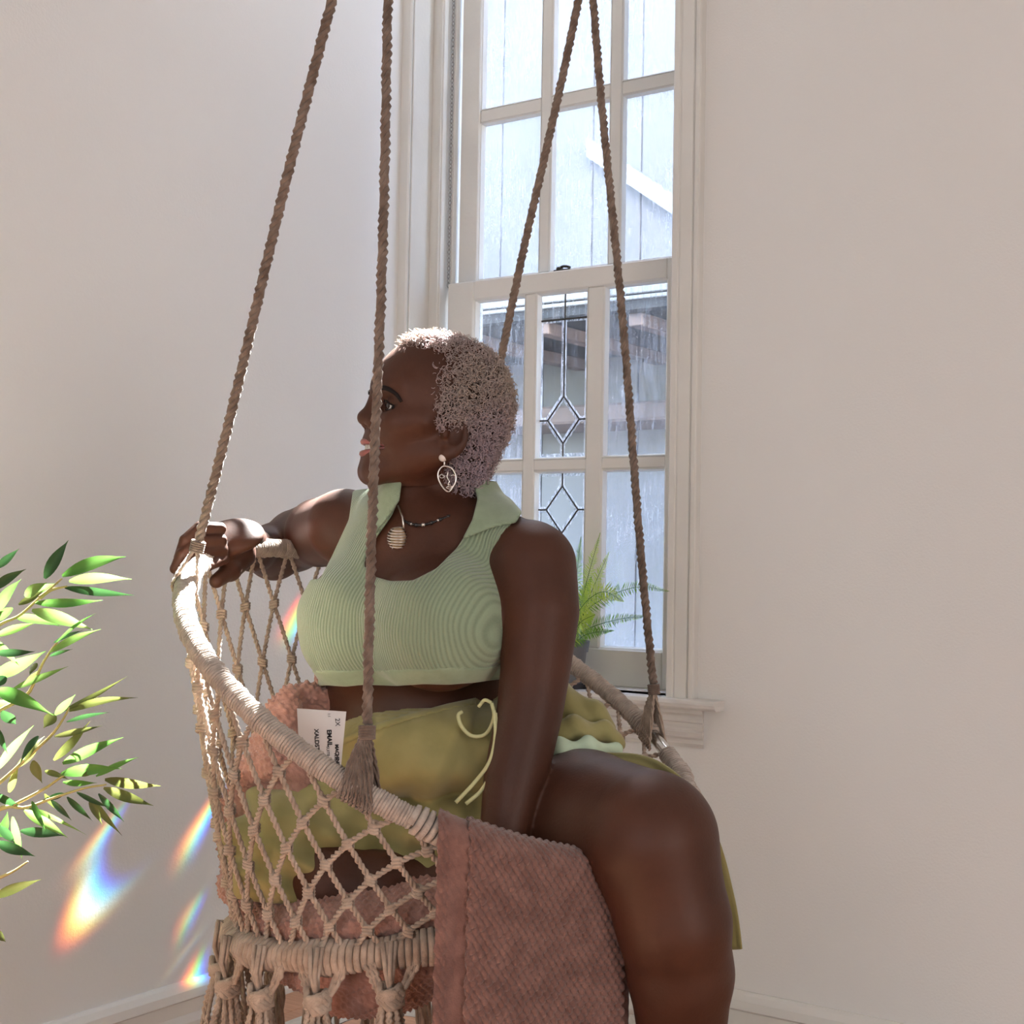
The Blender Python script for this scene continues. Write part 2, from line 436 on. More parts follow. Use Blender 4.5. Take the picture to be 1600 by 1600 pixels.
# sill (stool) and apron
sx1 = onY(1117, 1100, YW - .05).x
zs = WZ0
q = MB()
prof = [(0, .05, -.024), (0, -.044, -.024), (0, -.052, -.018), (0, -.054, -.010), (0, -.050, -.002), (0, -.044, 0), (0, .05, 0)]
q.prism([Vector(p) for p in prof], (WX0 - .03, YW, zs), (sx1, YW, zs)); q.build('sill', M['sill'], win)
MB().box((WX0, YW + .05, zs - .02), (WX1 + .05, YO + .03, zs + .0035), .003).build('sill_base', M['sill'], win)
zbtm = onY(1088, 1170, YW - .02).z
ah = zs - .024 - zbtm
prof = [(0, 0), (.034, 0), (.034, -.010), (.026, -.016), (.026, -.030), (.020, -.034), (.020, -.55 * ah), (.026, -.6 * ah), (.022, -.72 * ah), (.012, -.80 * ah), (.012, -.9 * ah), (.006, -ah), (0, -ah)]
ax1 = onY(1094, 1130, YW - .02).x
q = MB(); n = len(prof)
va = [(WX0 - .02, YW - d, zs - .024 + z_) for d, z_ in prof]
vb = [(ax1 + d * .35, YW - d, zs - .024 + z_) for d, z_ in prof]
q.add(va + vb, [(i, (i + 1) % n, n + (i + 1) % n, n + i) for i in range(n)] + [tuple(range(n))[::-1], tuple(range(n, 2 * n))])
q.build('apron', M['sill'], win)

# ------------------------------------------------------------------ the neighbouring house outside
M['siding'] = mat('blue_grey_render', (.25, .25, .26), .8, .2, color2=(.19, .19, .205), vscale=3, stretch=(1, 1, .3), bump=.004, bscale=20)
M['brick'] = mat('pale_brick', (.27, .20, .18), .85, .2, color2=(.2, .155, .145), vscale=12)
M['slate'] = mat('roof_slate', (.035, .037, .04), .6, .4, var=.4, vscale=9)
M['whiteboard'] = mat('white_fascia', (.5, .5, .5), .6, .3)
YH = 5.6
nb = empty('house', (-3.3, YH, 0), label='blue-grey neighbouring house seen through the streaked window panes', cat='house')
MB().box((-9, YH, -.1), (2.0, YH + .3, 6.25)).build('wall', M['siding'], nb)
for x_ in np.arange(-8.9, 1.8, .26):
    MB().box((x_, YH - .012 - .004 * random.random(), 0), (x_ + .252, YH, 6.23), .003).build('board', M['siding'], nb)
MB().box((-2.60, YH + .02, 6.2), (-2.47, YH + .28, 6.56), .008).build('shade_block', M['brick'], nb)  # unseen block and its cap, added to keep sun off strap and rim
MB().lathe((-2.535, YH + .15, 6.56), [(.04, 0), (.055, .01), (.05, .12), (.055, .13), (.04, .13)], 16).build('shade_block_cap', M['brick'], nb)
# projecting dark eave just under the meeting rail, with a gutter
ez0, ez1 = onY(860, 500, 4.6).z, onY(860, 446, 4.6).z
MB().box((-7.5, 4.6, ez0), (-1.4, YH, ez1), .01).build('eave', M['slate'], nb)
MB().box((-7.5, 4.585, ez0 + .045), (-1.4, 4.60, ez0 + .060), .003).build('gutter_trim', M['whiteboard'], nb)
MB().box((-7.5, 4.580, ez1 - .07), (-1.4, 4.60, ez1 - .045), .003).build('gutter_trim', M['whiteboard'], nb)
MB().box((-7.5, 5.2, ez0 - .34), (-2.3, YH, ez0 - .26), .01).build('ledge', M['brick'], nb)
for x_ in np.arange(-7.3, -1.5, .42): MB().box((x_, 4.62, ez0 - .05), (x_ + .06, YH, ez0), .004).build('rafter', M['brick'], nb)
MB().tube([(-4.25, YH - .1, 2.9), (-4.25, YH - .1, 3.9)], .045, 10).build('downpipe', M['whiteboard'], nb)
MB().prism([(0, 0, 0), (0, 0, .09), (0, -.07, .09), (0, -.07, 0)], onY(928, 250, YH), onY(1110, 372, YH)).build('bargeboard', M['whiteboard'], nb)
MB().box((-30, YO + .02, -.3), (30, 40, -.1)).build('ground_outside', mat('paving', (.13, .125, .12), .9), kind='structure')
# ------------------------------------------------------------------ hanging macrame chair
RC = np.array((-0.0921, -0.2587, 2.0373)); RN = np.array((.44188, .86232, -.24727)); RR = .40
BC = np.array((-.132, -.545, 1.985)); BN = np.array((-.14, 1.0, .0344)); BN = BN / np.linalg.norm(BN); BR = .252
def cbasis(n):
    a = np.array((1, 0, 0)) - n * n[0]; a /= np.linalg.norm(a); b = np.cross(n, a)
    if b[2] < 0: b = -b
    return a, b
RA, RB_ = cbasis(RN); BA, BB = cbasis(BN)
def rim(phi, r=RR): return Vector(CW(*(RC + r * (math.cos(phi) * RA + math.sin(phi) * RB_))))
def base(phi, r=BR): return Vector(CW(*(BC + r * (math.cos(phi) * BA + math.sin(phi) * BB))))
RNW = (CW(*(RC + RN)) - CW(*RC)).normalized(); BNW = (CW(*(BC + BN)) - CW(*BC)).normalized()
def phi_of(px, py, far=None):
    """rim angle whose image is nearest to a pixel"""
    best = None
    for k in range(720):
        a = 2 * PI * k / 720; c = RC + RR * (math.cos(a) * RA + math.sin(a) * RB_)
        if far is True and math.sin(a) < 0: continue
        if far is False and math.sin(a) > 0: continue
        d = (800 + F * c[0] / c[2] - px) ** 2 + (800 - F * c[1] / c[2] - py) ** 2
        if best is None or d < best[0]: best = (d, a)
    return best[1]
chair = empty('hanging_chair', CW(*BC), label='cream macrame hanging chair with a cord-wrapped hoop and knotted tassels', cat='hanging chair')

MB().tube([rim(2 * PI * k / 160) for k in range(161)], .0105, 12, cap=False).build('hoop', M['chrome'], chair, smooth=True, label='bare steel hoop under the cord wrapping')

def coil(center, frame, r, turn, cord, a0, a1, nper=9, name='cord_wrap', m='wrap', rvar=.0006, R_=RR, jit=0):
    """cord wound closely round a hoop between two angles, as one continuous length"""
    n_t = int(abs(a1 - a0) * R_ / turn); N = n_t * nper; pts = []; rad = []
    vs = []; 
    for i in range(N + 1):
        t = i / N; a = a0 + (a1 - a0) * t; c, u_, w_ = frame(a)
        k = int(i / nper); rr = r + rvar * math.sin(k * 1.7) + rvar * math.sin(k * .53) + jit * math.sin(k * 12.9898)
        an = 2 * PI * i / nper
        pts.append(c + u_ * (math.cos(an) * rr) + w_ * (math.sin(an) * rr))
    q = MB(); q.tube(pts, cord, 5); return q.build(name, M[m], chair, smooth=True)
def rim_frame(a):
    p = rim(a); return p, (p - Vector(CW(*RC))).normalized(), RNW
def base_frame(a):
    p = base(a); return p, (p - Vector(CW(*BC))).normalized(), BNW
pb0 = phi_of(1012, 1158, True); pb1 = phi_of(1033, 1184, True)         # stretch of bare pipe by the right rope
lo, hi = min(pb0, pb1), max(pb0, pb1)
p_loose0 = phi_of(640, 1284, False); p_loose1 = phi_of(690, 1303, False)
def norm(a): return a % (2 * PI)
# fine wrapping all round except the bare stretch
coil(None, rim_frame, .0128, .0040, .0022, hi, hi + (norm(p_loose0 - hi)), name='cord_wrap')
coil(None, rim_frame, .0142, .0092, .0046, norm(p_loose0) , norm(p_loose1) + .9, name='cord_wrap', jit=.0008)
coil(None, rim_frame, .0132, .0054, .0028, norm(p_loose1) + .9, lo + 2 * PI, name='cord_wrap', jit=.0012)
coil(None, rim_frame, .0135, .006, .0032, hi + .0, hi + .13, name='cord_wrap', jit=.002)
# seat hoop
MB().tube([base(2 * PI * k / 120) for k in range(121)], .009, 10, cap=False).build('seat_hoop', M['chrome'], chair, smooth=True)
coil(None, base_frame, .0175, .0088, .0052, 0, 2 * PI, name='cord_wrap', m='cord', R_=BR, jit=.0022)

def twist(mb, pts, r, nstr, pitch, n=6, ph=0, taper=None):
    """strands twisted round a path"""
    pts = [Vector(p) for p in pts]; m = len(pts); s = [0]
    for i in range(1, m): s.append(s[-1] + (pts[i] - pts[i - 1]).length)
    t0 = (pts[1] - pts[0]).normalized(); a = t0.orthogonal().normalized(); A = []; Bv = []
    for i in range(m):
        t = (pts[min(i + 1, m - 1)] - pts[max(i - 1, 0)]).normalized()
        a = (a - t * a.dot(t)).normalized(); A.append(a); Bv.append(t.cross(a))
    off = r * (.52 if nstr == 2 else .58); sr = r * (.56 if nstr == 2 else .46)
    for k in range(nstr):
        path = []
        for i in range(m):
            an = 2 * PI * s[i] / pitch + 2 * PI * k / nstr + ph; tp = taper(s[i] / s[-1]) if taper else 1
            path.append(pts[i] + (A[i] * math.cos(an) + Bv[i] * math.sin(an)) * off * tp)
        mb.tube(path, [sr * (taper(x / s[-1]) if taper else 1) for x in s], n)
def lin(a, b, n): return [a.lerp(b, i / (n - 1)) for i in range(n)]

# four suspension ropes, gathered in pairs on a wooden spreader bar above the picture
KA = P(609, -330, 1.85); KB = P(919, -46, 2.36)
dirn = (KB - KA).normalized()
rope_specs = [((KA, -.012), (308, 916, None)), ((KA, .012), (563, 1238, None)), ((KB, -.012), (698, 935, True)), ((KB, .012), (1003, 1168, True))]
for k, ((K, off), (px, py, far)) in enumerate(rope_specs):
    a = phi_of(px, py, far); end = rim(a) + RNW * .012
    top = K + dirn * off
    if k == 1: low = top + (end - top) * (1 - .068 / (end - top).length)
    elif k == 3: low = top + (end - top) * (1 - .075 / (end - top).length)
    else: low = top + (end - top) * (1 - .05 / (end - top).length)
    L_ = (low - top).length; q = MB()
    sag = Vector((.002 * (-1) ** k, 0, 0))
    path = [p + sag * math.sin(PI * i / 119 * 3) for i, p in enumerate(lin(top, low, 120))]
    twist(q, path, .0078 if k != 1 else .0072, 3, .036, 7)
    q.build('rope', M['rope'], chair, smooth=True)
    # whipping and fan of yarns down to the hoop
    d = (end - low); dn = d.normalized(); side = dn.orthogonal().normalized()
    q = MB(); 
    tang = (rim(a + .01) - rim(a - .01)).normalized()
    for j in range(5): 
        c = low + dn * (.003 + .0032 * j); pts = [c + side * math.cos(2 * PI * i / 10) * .0085 + dn.cross(side) * math.sin(2 * PI * i / 10) * .0085 for i in range(11)]
        q.tube(pts, .0022, 5, cap=False)
    q.build('rope_whipping', M['rope'], chair, smooth=True)
    nf = 9 if k == 1 else 7; spread = .020 if k == 1 else (.016 if k == 3 else .014)
    q = MB()
    outn = (rim(a) - Vector(CW(*RC))).normalized()
    for j in range(nf):
        s_ = (j / (nf - 1) - .5) * 2 * spread
        o1 = rim(a) + tang * s_
        for sd in ((1, -1) if k != 1 else (1, -1)):
            tip = o1 + outn * .017 * sd - RNW * .004
            und = o1 + outn * .010 * sd - RNW * .016
            twist(q, [Vector(p) for p in spline([low + dn * .008 + tang * s_ * .12, low.lerp(tip, .5) + tang * s_ * .15, tip, und], 16)], .0030, 2, .012, 4, ph=j)
    q.build('rope_fan', M['rope'] if k == 1 else M['cord'], chair, smooth=True)
q = MB(); q.tube(lin(KA - dirn * .06 + Vector((0, 0, .03)), KB + dirn * .06 + Vector((0, 0, .03)), 12), .014, 14); q.build('spreader_bar', M['wood'], chair, smooth=True)
hook = (KA + KB) / 2; hook = Vector((hook.x, hook.y, ZC - .04))
for K in (KA, KB):
    q = MB(); twist(q, lin(K + Vector((0, 0, -.01)), hook, 50), .0078, 3, .036, 6); q.build('rope', M['rope'], chair, smooth=True)
q = MB(); q.lathe(hook + Vector((0, 0, .04)), [(.03, 0), (.03, -.006), (.008, -.012), (.008, -.035), (.004, -.04)], 20); q.build('ceiling_hook', M['chrome'], chair)

# net: two families of cords winding between hoop and seat ring, knotted where they cross
NC = 34; ROWS = 6
def netp(col, row):
    """row 0 at the hoop ... ROWS at the seat ring; col counts in units of one mesh"""
    t = row / ROWS; a = 2 * PI * col / NC
    p = rim(a, RR).lerp(base(a, BR), t)
    c = Vector(CW(*RC)).lerp(Vector(CW(*BC)), t)
    outv = (p - c); outv.z = 0; outv.normalize()
    return p + outv * .004 * math.sin(PI * t) 
for fam in (1, -1):
    for c in range(NC):
        pts = []
        for r in range(ROWS + 1):
            pts.append(netp(c + fam * r * .5, r))
        # start a little under the wrapping
        sp = spline(pts, 6 * ROWS * 3)
        # pull the cords together near each crossing
        q = MB(); twist(q, [Vector(p) for p in sp], .0040, 2, .017, 5, ph=c)
        q.build('net_cord', M['cord'], chair, smooth=True)
kn = MB(); kp = []
for r in range(1, ROWS):
    for c in range(NC):
        p = netp(c + (.5 if r % 2 else 0), r); kp.append(p)
bmk = []
for i, p in enumerate(kp):
    q = MB(); d = Vector((0, 0, 1)); rr = .0058
    for j in range(3):
        pts = [p + Vector((math.cos(2 * PI * t / 8) * rr, math.sin(2 * PI * t / 8) * rr, .004 * (j - 1) + .002 * math.sin(2 * PI * t / 8 + i))) for t in range(9)]
        q.tube(pts, .0026, 5, cap=False)
    q.build('net_knot', M['cord'], chair, smooth=True)
# tassels hanging from the seat hoop, each a bundle of yarns under a big knot
NT = 18
for k in range(NT):
    a = 2 * PI * (k + .35) / NT; p = base(a, BR + .016)
    tang = (base(a + .01) - base(a - .01)).normalized(); outv = (p - Vector(CW(*BC))).normalized()
    kz = p + Vector((0, 0, -.048)) + outv * .004
    t_ = empty('tassel', kz - wpos(chair), chair)
    # two legs of cord from the hoop meeting in the knot
    q = MB()
    for s_ in (-1, 1):
        for j in range(3):
            st = base(a + s_ * (.10 + .02 * j), BR + .014) - BNW * .012
            twist(q, [Vector(x) for x in spline([st + Vector((0, 0, .01)), st.lerp(kz, .5) + Vector((0, 0, -.008)), kz + tang * .004 * s_ + outv * (.003 * (j - 1))], 10)], .0048, 2, .016, 5, ph=j)
        st = base(a + s_ * .02, BR + .02) + BNW * .018
        twist(q, [st, st.lerp(kz, .5) + outv * .006, kz], .0055, 2, .018, 5)
    q.build('tassel_head', M['cord'], t_, smooth=True)
    q = MB()
    for j in range(6):
        pts = [kz + Vector((math.cos(t + j) * (.013 + .002 * math.sin(3 * t)), math.sin(t + j) * .013, .008 * math.sin(2 * t + j) - .004 + .002 * j)) for t in np.linspace(0, 2 * PI, 13)]
        q.tube(pts, .0046, 6, cap=False)
    q.build('knot', M['cord'], t_, smooth=True)
    for j in range(9):
        an = 2 * PI * j / 9 + k; rr = .012 if j else 0
        top = kz + Vector((math.cos(an) * rr * .8, math.sin(an) * rr * .8, -.004))
        sw = Vector((math.cos(an) * .012 + .004 * random.uniform(-1, 1), math.sin(an) * .012 + .004 * random.uniform(-1, 1), 0))
        ln = random.uniform(.24, .30)
        pts = [Vector(x) for x in spline([top, top + sw * .9 + Vector((0, 0, -.06)), top + sw * 1.2 + Vector((random.uniform(-.004, .004), random.uniform(-.004, .004), -ln * .6)), top + sw * 1.3 + Vector((0, 0, -ln))], 26)]
        q = MB(); twist(q, pts, .0048, 2, .015, 5, ph=j); q.build('tassel_strand', M['cord'], t_, smooth=True)
# woven seat bottom: radiating cords
q = MB()
cb = Vector(CW(*BC)) - BNW * .012
for k in range(36):
    a = 2 * PI * k / 36; q.tube([base(a), base(a).lerp(cb, .5) - BNW * .016, cb - BNW * .01], .004, 5)
for r_ in (.06, .12, .18, .23):
    q.tube([cb + (base(2 * PI * t / 48) - cb).normalized() * r_ - BNW * .014 for t in range(49)], .004, 5, cap=False)
q.build('seat_net', M['cord'], chair, smooth=True)
# ------------------------------------------------------------------ signed-distance modelling of soft bodies
def q3(px, py, w): return np.array(((px - 800) * w / F, (800 - py) * w / F, w))
def smin(a, b, k):
    if k <= 0: return np.minimum(a, b)
    h = np.maximum(k - np.abs(a - b), 0) / k
    return np.minimum(a, b) - h * h * k * .25
def smax(a, b, k): return -smin(-a, -b, k)
def cap(a, b, ra, rb, k=.02, op='u'):
    a = np.asarray(a, float); b = np.asarray(b, float); d = b - a; L2 = max(float(d @ d), 1e-12)
    def fn(x, y, z):
        t = ((x - a[0]) * d[0] + (y - a[1]) * d[1] + (z - a[2]) * d[2]) / L2
        t = np.clip(t, 0, 1)
        return np.sqrt((x - a[0] - t * d[0]) ** 2 + (y - a[1] - t * d[1]) ** 2 + (z - a[2] - t * d[2]) ** 2) - (ra + (rb - ra) * t)
    r = max(ra, rb)
    return dict(fn=fn, lo=np.minimum(a, b) - r, hi=np.maximum(a, b) + r, k=k, op=op)
def ell(c, r, R=None, k=.03, op='u'):
    c = np.asarray(c, float); r = np.asarray(r, float); R = np.eye(3) if R is None else np.asarray(R, float)   # rows = axes
    def fn(x, y, z):
        X_, Y_, Z_ = x - c[0], y - c[1], z - c[2]
        a0 = R[0][0] * X_ + R[0][1] * Y_ + R[0][2] * Z_; a1 = R[1][0] * X_ + R[1][1] * Y_ + R[1][2] * Z_; a2 = R[2][0] * X_ + R[2][1] * Y_ + R[2][2] * Z_
        k0 = np.sqrt((a0 / r[0]) ** 2 + (a1 / r[1]) ** 2 + (a2 / r[2]) ** 2)
        k1 = np.sqrt((a0 / r[0] ** 2) ** 2 + (a1 / r[1] ** 2) ** 2 + (a2 / r[2] ** 2) ** 2)
        return k0 * (k0 - 1) / np.maximum(k1, 1e-9)
    e = np.sqrt(((R.T * r) ** 2).sum(1))
    return dict(fn=fn, lo=c - e, hi=c + e, k=k, op=op)
def chain(pts, k=.02, kj=.01):
    out = []
    for i in range(len(pts) - 1):
        a, b = pts[i], pts[i + 1]
        out.append(cap(q3(*a[:3]), q3(*b[:3]), a[3], b[3], k if i == 0 else kj))
    return out
class Grid:
    def __init__(s, lo, hi, h):
        s.lo = np.asarray(lo, float); s.h = h
        s.n = np.ceil((np.asarray(hi) - s.lo) / h).astype(int) + 1
        s.ax = [(s.lo[i] + h * np.arange(s.n[i])).astype(np.float32) for i in range(3)]
        s.d = np.full(tuple(s.n), .5, dtype=np.float32)
    def apply(s, prims):
        for p in prims:
            m = p['k'] + .03
            a = np.clip(((p['lo'] - m - s.lo) / s.h).astype(int), 0, s.n); b = np.clip(((p['hi'] + m - s.lo) / s.h).astype(int) + 2, 0, s.n)
            if (b <= a).any(): continue
            sl = tuple(slice(a[i], b[i]) for i in range(3))
            x = s.ax[0][sl[0]][:, None, None]; y = s.ax[1][sl[1]][None, :, None]; z = s.ax[2][sl[2]][None, None, :]
            v = p['fn'](x, y, z).astype(np.float32)
            if p['op'] == 'u': s.d[sl] = smin(s.d[sl], v, p['k'])
            elif p['op'] == 's': s.d[sl] = smax(s.d[sl], -v, p['k'])
            elif p['op'] == 'i': s.d[sl] = smax(s.d[sl], v, p['k'])
        return s
    def near(s, band):
        idx = np.nonzero(np.abs(s.d) < band)
        return idx, s.ax[0][idx[0]], s.ax[1][idx[1]], s.ax[2][idx[2]]
    def mesh(s):
        d = s.d; n = s.n; ins = d < 0
        # active cells
        c = np.zeros(tuple(n - 1), dtype=np.uint8)
        for i in (0, 1):
            for j in (0, 1):
                for k in (0, 1):
                    c += ins[i:n[0] - 1 + i, j:n[1] - 1 + j, k:n[2] - 1 + k]
        act = (c > 0) & (c < 8)
        I = np.argwhere(act); del c
        idx = np.full(act.shape, -1, dtype=np.int32); idx[act] = np.arange(len(I), dtype=np.int32)
        acc = np.zeros((len(I), 3)); cnt = np.zeros(len(I))
        cor = [(i, j, k) for i in (0, 1) for j in (0, 1) for k in (0, 1)]
        val = {q: d[I[:, 0] + q[0], I[:, 1] + q[1], I[:, 2] + q[2]] for q in cor}
        for q in cor:
            for ax in range(3):
                if q[ax]: continue
                r = list(q); r[ax] = 1; r = tuple(r)
                v0, v1 = val[q], val[r]; m = (v0 < 0) != (v1 < 0)
                t = v0[m] / (v0[m] - v1[m]); pt = np.tile(np.array(q, float), (m.sum(), 1)); pt[:, ax] += t
                acc[m] += pt; cnt[m] += 1
        V = s.lo + s.h * (I + acc / cnt[:, None])
        Fs = []
        for ax in range(3):
            o1, o2 = [(1, 2), (2, 0), (0, 1)][ax]
            sl0 = [slice(None)] * 3; sl1 = [slice(None)] * 3; sl0[ax] = slice(0, n[ax] - 1); sl1[ax] = slice(1, n[ax])
            cr = ins[tuple(sl0)] != ins[tuple(sl1)]
            E_ = np.argwhere(cr)
            ok = (E_[:, o1] > 0) & (E_[:, o2] > 0) & (E_[:, o1] < n[o1] - 1) & (E_[:, o2] < n[o2] - 1)
            E_ = E_[ok]
            def cid(d1, d2):
                J = E_.copy(); J[:, o1] -= d1; J[:, o2] -= d2; return idx[J[:, 0], J[:, 1], J[:, 2]]
            Q = np.stack([cid(0, 0), cid(1, 0), cid(1, 1), cid(0, 1)], 1)
            flip = ins[E_[:, 0], E_[:, 1], E_[:, 2]]
            Q[~flip] = Q[~flip][:, ::-1]
            Fs.append(Q)
        Fc = np.concatenate(Fs); Fc = Fc[(Fc >= 0).all(1)]
        return V, Fc
RM = np.array([list(rgt), list(upv), list(fwd)])
def to_world(V): return V @ RM + np.array(list(cam_pos))
def vnormals(V, Fc):
    n = np.cross(V[Fc[:, 2]] - V[Fc[:, 0]], V[Fc[:, 3]] - V[Fc[:, 1]]); out = np.zeros_like(V)
    for k in range(4): np.add.at(out, Fc[:, k], n)
    return out / np.maximum(np.linalg.norm(out, axis=1, keepdims=True), 1e-12)
def smooth_v(V, Fc, it=1, lam=.5):
    for _ in range(it):
        acc = np.zeros_like(V); c = np.zeros(len(V))
        for k in range(4):
            a, b = Fc[:, k], Fc[:, (k + 1) % 4]
            np.add.at(acc, a, V[b]); np.add.at(acc, b, V[a]); np.add.at(c, a, 1); np.add.at(c, b, 1)
        V = V + lam * (acc / np.maximum(c, 1)[:, None] - V)
    return V
def keep(V, Fc, mask):
    f = Fc[mask[Fc].all(1)]; used = np.zeros(len(V), bool); used[f] = True
    remap = np.cumsum(used) - 1
    return V[used], remap[f]
def polysdf(px, py, poly):
    P_ = np.asarray(poly, float); n = len(P_); d = np.full(px.shape, 1e18); s = np.ones(px.shape, bool)
    for i in range(n):
        j = (i - 1) % n; ex, ey = P_[j] - P_[i]; wx, wy = px - P_[i, 0], py - P_[i, 1]
        t = np.clip((wx * ex + wy * ey) / (ex * ex + ey * ey), 0, 1)
        d = np.minimum(d, (wx - ex * t) ** 2 + (wy - ey * t) ** 2)
        c1 = py >= P_[i, 1]; c2 = py < P_[j, 1]; c3 = ex * wy > ey * wx
        s ^= (c1 & c2 & c3) | (~c1 & ~c2 & ~c3)
    return np.where(s, 1, -1) * np.sqrt(d)
def knit(V, N_, amp=.0016, p=.0105, ax=None):
    """raise a knitted stitch pattern along the normals"""
    a, b, c = (np.cos(2 * PI * (V[:, 0] + .35 * V[:, 2]) / p), np.cos(2 * PI * (V[:, 1] + .2 * V[:, 0]) / (p * .85)), np.cos(2 * PI * (V[:, 2] - .35 * V[:, 0]) / p))
    h = .6 * (a * b + b * c + c * a)
    return V + N_ * (amp * h)[:, None]

# ------------------------------------------------------------------ the seated woman
skin = mat('deep_brown_skin', (.074, .027, .015), .52, .30, color2=(.055, .020, .0115), vscale=11, bump=.0003, bscale=260, sss=.06)
yaw_h, tilt_h = math.radians(20), math.radians(10)
HF = np.array((-math.cos(yaw_h), 0, -math.sin(yaw_h))); HS = np.array((math.sin(yaw_h), 0, -math.cos(yaw_h))); HU = np.array((0, 1., 0))
HF, HU = HF * math.cos(tilt_h) + HU * math.sin(tilt_h), HU * math.cos(tilt_h) - HF * math.sin(tilt_h)
HO = q3(688, 640, 2.0)
def H(f, s, h): return HO + HF * f + HS * s + HU * h
HR = np.array([HF, HS, HU])
def hcap(a, b, ra, rb, k=.012, op='u'): return cap(H(*a), H(*b), ra, rb, k, op)
def hell(c, r, k=.02, op='u', R=None): return ell(H(*c), r, HR if R is None else R, k, op)
head = [
    hell((-.002, 0, .022), (.099, .074, .086), .03), hell((.040, 0, -.015), (.056, .062, .078), .03),
    hell((.042, 0, -.068), (.050, .050, .040), .03),
    hcap((.0815, -.008, -.1055), (.0815, .008, -.1055), .0165, .0165, .02),
    hcap((.006, .052, -.066), (.078, .014, -.100), .017, .013, .022), hcap((.006, -.052, -.066), (.078, -.014, -.100), .017, .013, .022),
    hell((.068, .038, -.040), (.024, .021, .019), .018), hell((.068, -.038, -.040), (.024, .021, .019), .018),
    hcap((.087, .010, .020), (.068, .046, .019), .0095, .0085, .016), hcap((.087, -.010, .020), (.068, -.046, .019), .0095, .0085, .016),
    hcap((.040, .060, -.028), (.070, .044, -.030), .011, .012, .02), hcap((.040, -.060, -.028), (.070, -.044, -.030), .011, .012, .02),
    hell((.086, .035, -.010), (.014, .015, .0115), .012, 's'), hell((.086, -.035, -.010), (.014, .015, .0115), .012, 's'),
    hcap((.092, 0, .004), (.104, 0, -.030), .0065, .0085, .010), hell((.1055, 0, -.0335), (.0098, .0115, .0095), .008),
    hell((.095, .0135, -.038), (.0115, .008, .0085), .006), hell((.095, -.0135, -.038), (.0115, .008, .0085), .006),
    hcap((.102, .006, -.0465), (.095, .009, -.0455), .0035, .003, .003, 's'), hcap((.102, -.006, -.0465), (.095, -.009, -.0455), .0035, .003, .003, 's'),
    hell((.079, 0, -.068), (.0215, .032, .023), .016), hcap((.092, .019, -.044), (.074, .043, -.076), .0028, .0022, .010, 's'), hcap((.092, -.019, -.044), (.074, -.043, -.076), .0028, .0022, .010, 's'),
    hell((.070, .038, -.058), (.014, .010, .018), .014), hell((.070, -.038, -.058), (.014, .010, .018), .014),
    # open smile
    hell((.097, 0, -.0735), (.016, .032, .0075), .003, 's'), hell((.078, .029, -.0700), (.016, .014, .0045), .003, 's'), hell((.078, -.029, -.0700), (.016, .014, .0045), .003, 's'),
    # upper and lower lids round each eye
    hell((.0735, .0335, -.0125), (.0150, .0150, .0145), .004), hell((.0735, -.0335, -.0125), (.0150, .0150, .0145), .004),
    hell((.0860, .0360, -.0150), (.0120, .0130, .0044), .002, 's'), hell((.0860, -.0360, -.0150), (.0120, .0130, .0044), .002, 's'),
]
for sd in (1, -1):   # ears
    eR = np.array([HF * .93 - HS * .36 * sd, HS * .93 * sd + HF * .36, HU])
    head += [hell((-.006, .070 * sd, -.040), (.019, .0075, .031), .005, R=eR), hell((-.005, .076 * sd, -.036), (.011, .0055, .018), .004, 's', R=eR),
             hell((.009, .072 * sd, -.040), (.005, .004, .007), .004), hell((.000, .071 * sd, -.066), (.008, .005, .009), .006)]
neck = [cap(q3(690, 735, 2.03), q3(703, 825, 2.06), .057, .064, .02), cap(q3(640, 770, 1.985), q3(668, 830, 1.99), .018, .020, .03)]
torso = [
    ell(q3(665, 945, 2.06), (.150, .165, .112), [[.75, 0, -.66], [0, 1, 0], [.66, 0, .75]], .03),
    cap(q3(690, 822, 2.06), q3(548, 822, 2.13), .050, .045, .05), cap(q3(710, 820, 2.05), q3(818, 872, 1.94), .052, .050, .05),
    ell(q3(650, 880, 2.0), (.10, .09, .07), [[.75, 0, -.66], [0, 1, 0], [.66, 0, .75]], .05),
    ell(q3(566, 972, 1.99), (.084, .090, .085), None, .035), ell(q3(688, 978, 1.905), (.090, .088, .082), None, .035),
    ell(q3(655, 1090, 2.07), (.140, .10, .115), None, .05)]
pelvis = [
    ell(q3(668, 1180, 2.03), (.150, .085, .125), None, .035),
    ell(q3(700, 1290, 2.04), (.165, .095, .14), None, .03),
    ell(q3(800, 1235, 2.06), (.125, .115, .10), None, .04)]
lthigh = chain([(840, 1288, 2.02, .098), (912, 1290, 1.87, .098), (1012, 1306, 1.735, .080)], .03)
lshin = chain([(1020, 1318, 1.725, .078), (1052, 1440, 1.715, .069), (1063, 1520, 1.73, .064), (1066, 1660, 1.76, .050), (1064, 1790, 1.80, .036)], .02)
lfoot = chain([(1064, 1800, 1.80, .034), (1078, 1830, 1.77, .032), (1110, 1862, 1.68, .028), (1130, 1880, 1.62, .020)], .02) + [cap(q3(1062, 1830, 1.83), q3(1064, 1840, 1.80), .034, .03, .02)]
for j in range(5): lfoot += [cap(q3(1110 + j * 14, 1872, 1.64 + .008 * j), q3(1116 + j * 15, 1890, 1.585 + .012 * j), .011 - .001 * j, .009 - .001 * j, .006)]
rthigh = chain([(640, 1318, 2.04, .100), (540, 1322, 1.97, .095), (452, 1330, 1.915, .072)], .03)
rshin = chain([(452, 1350, 1.92, .060), (520, 1380, 1.87, .056), (600, 1388, 1.85, .046), (700, 1385, 1.86, .034)], .015)
rfoot = chain([(705, 1372, 1.845, .033), (750, 1368, 1.87, .034), (800, 1372, 1.90, .026)], .015)
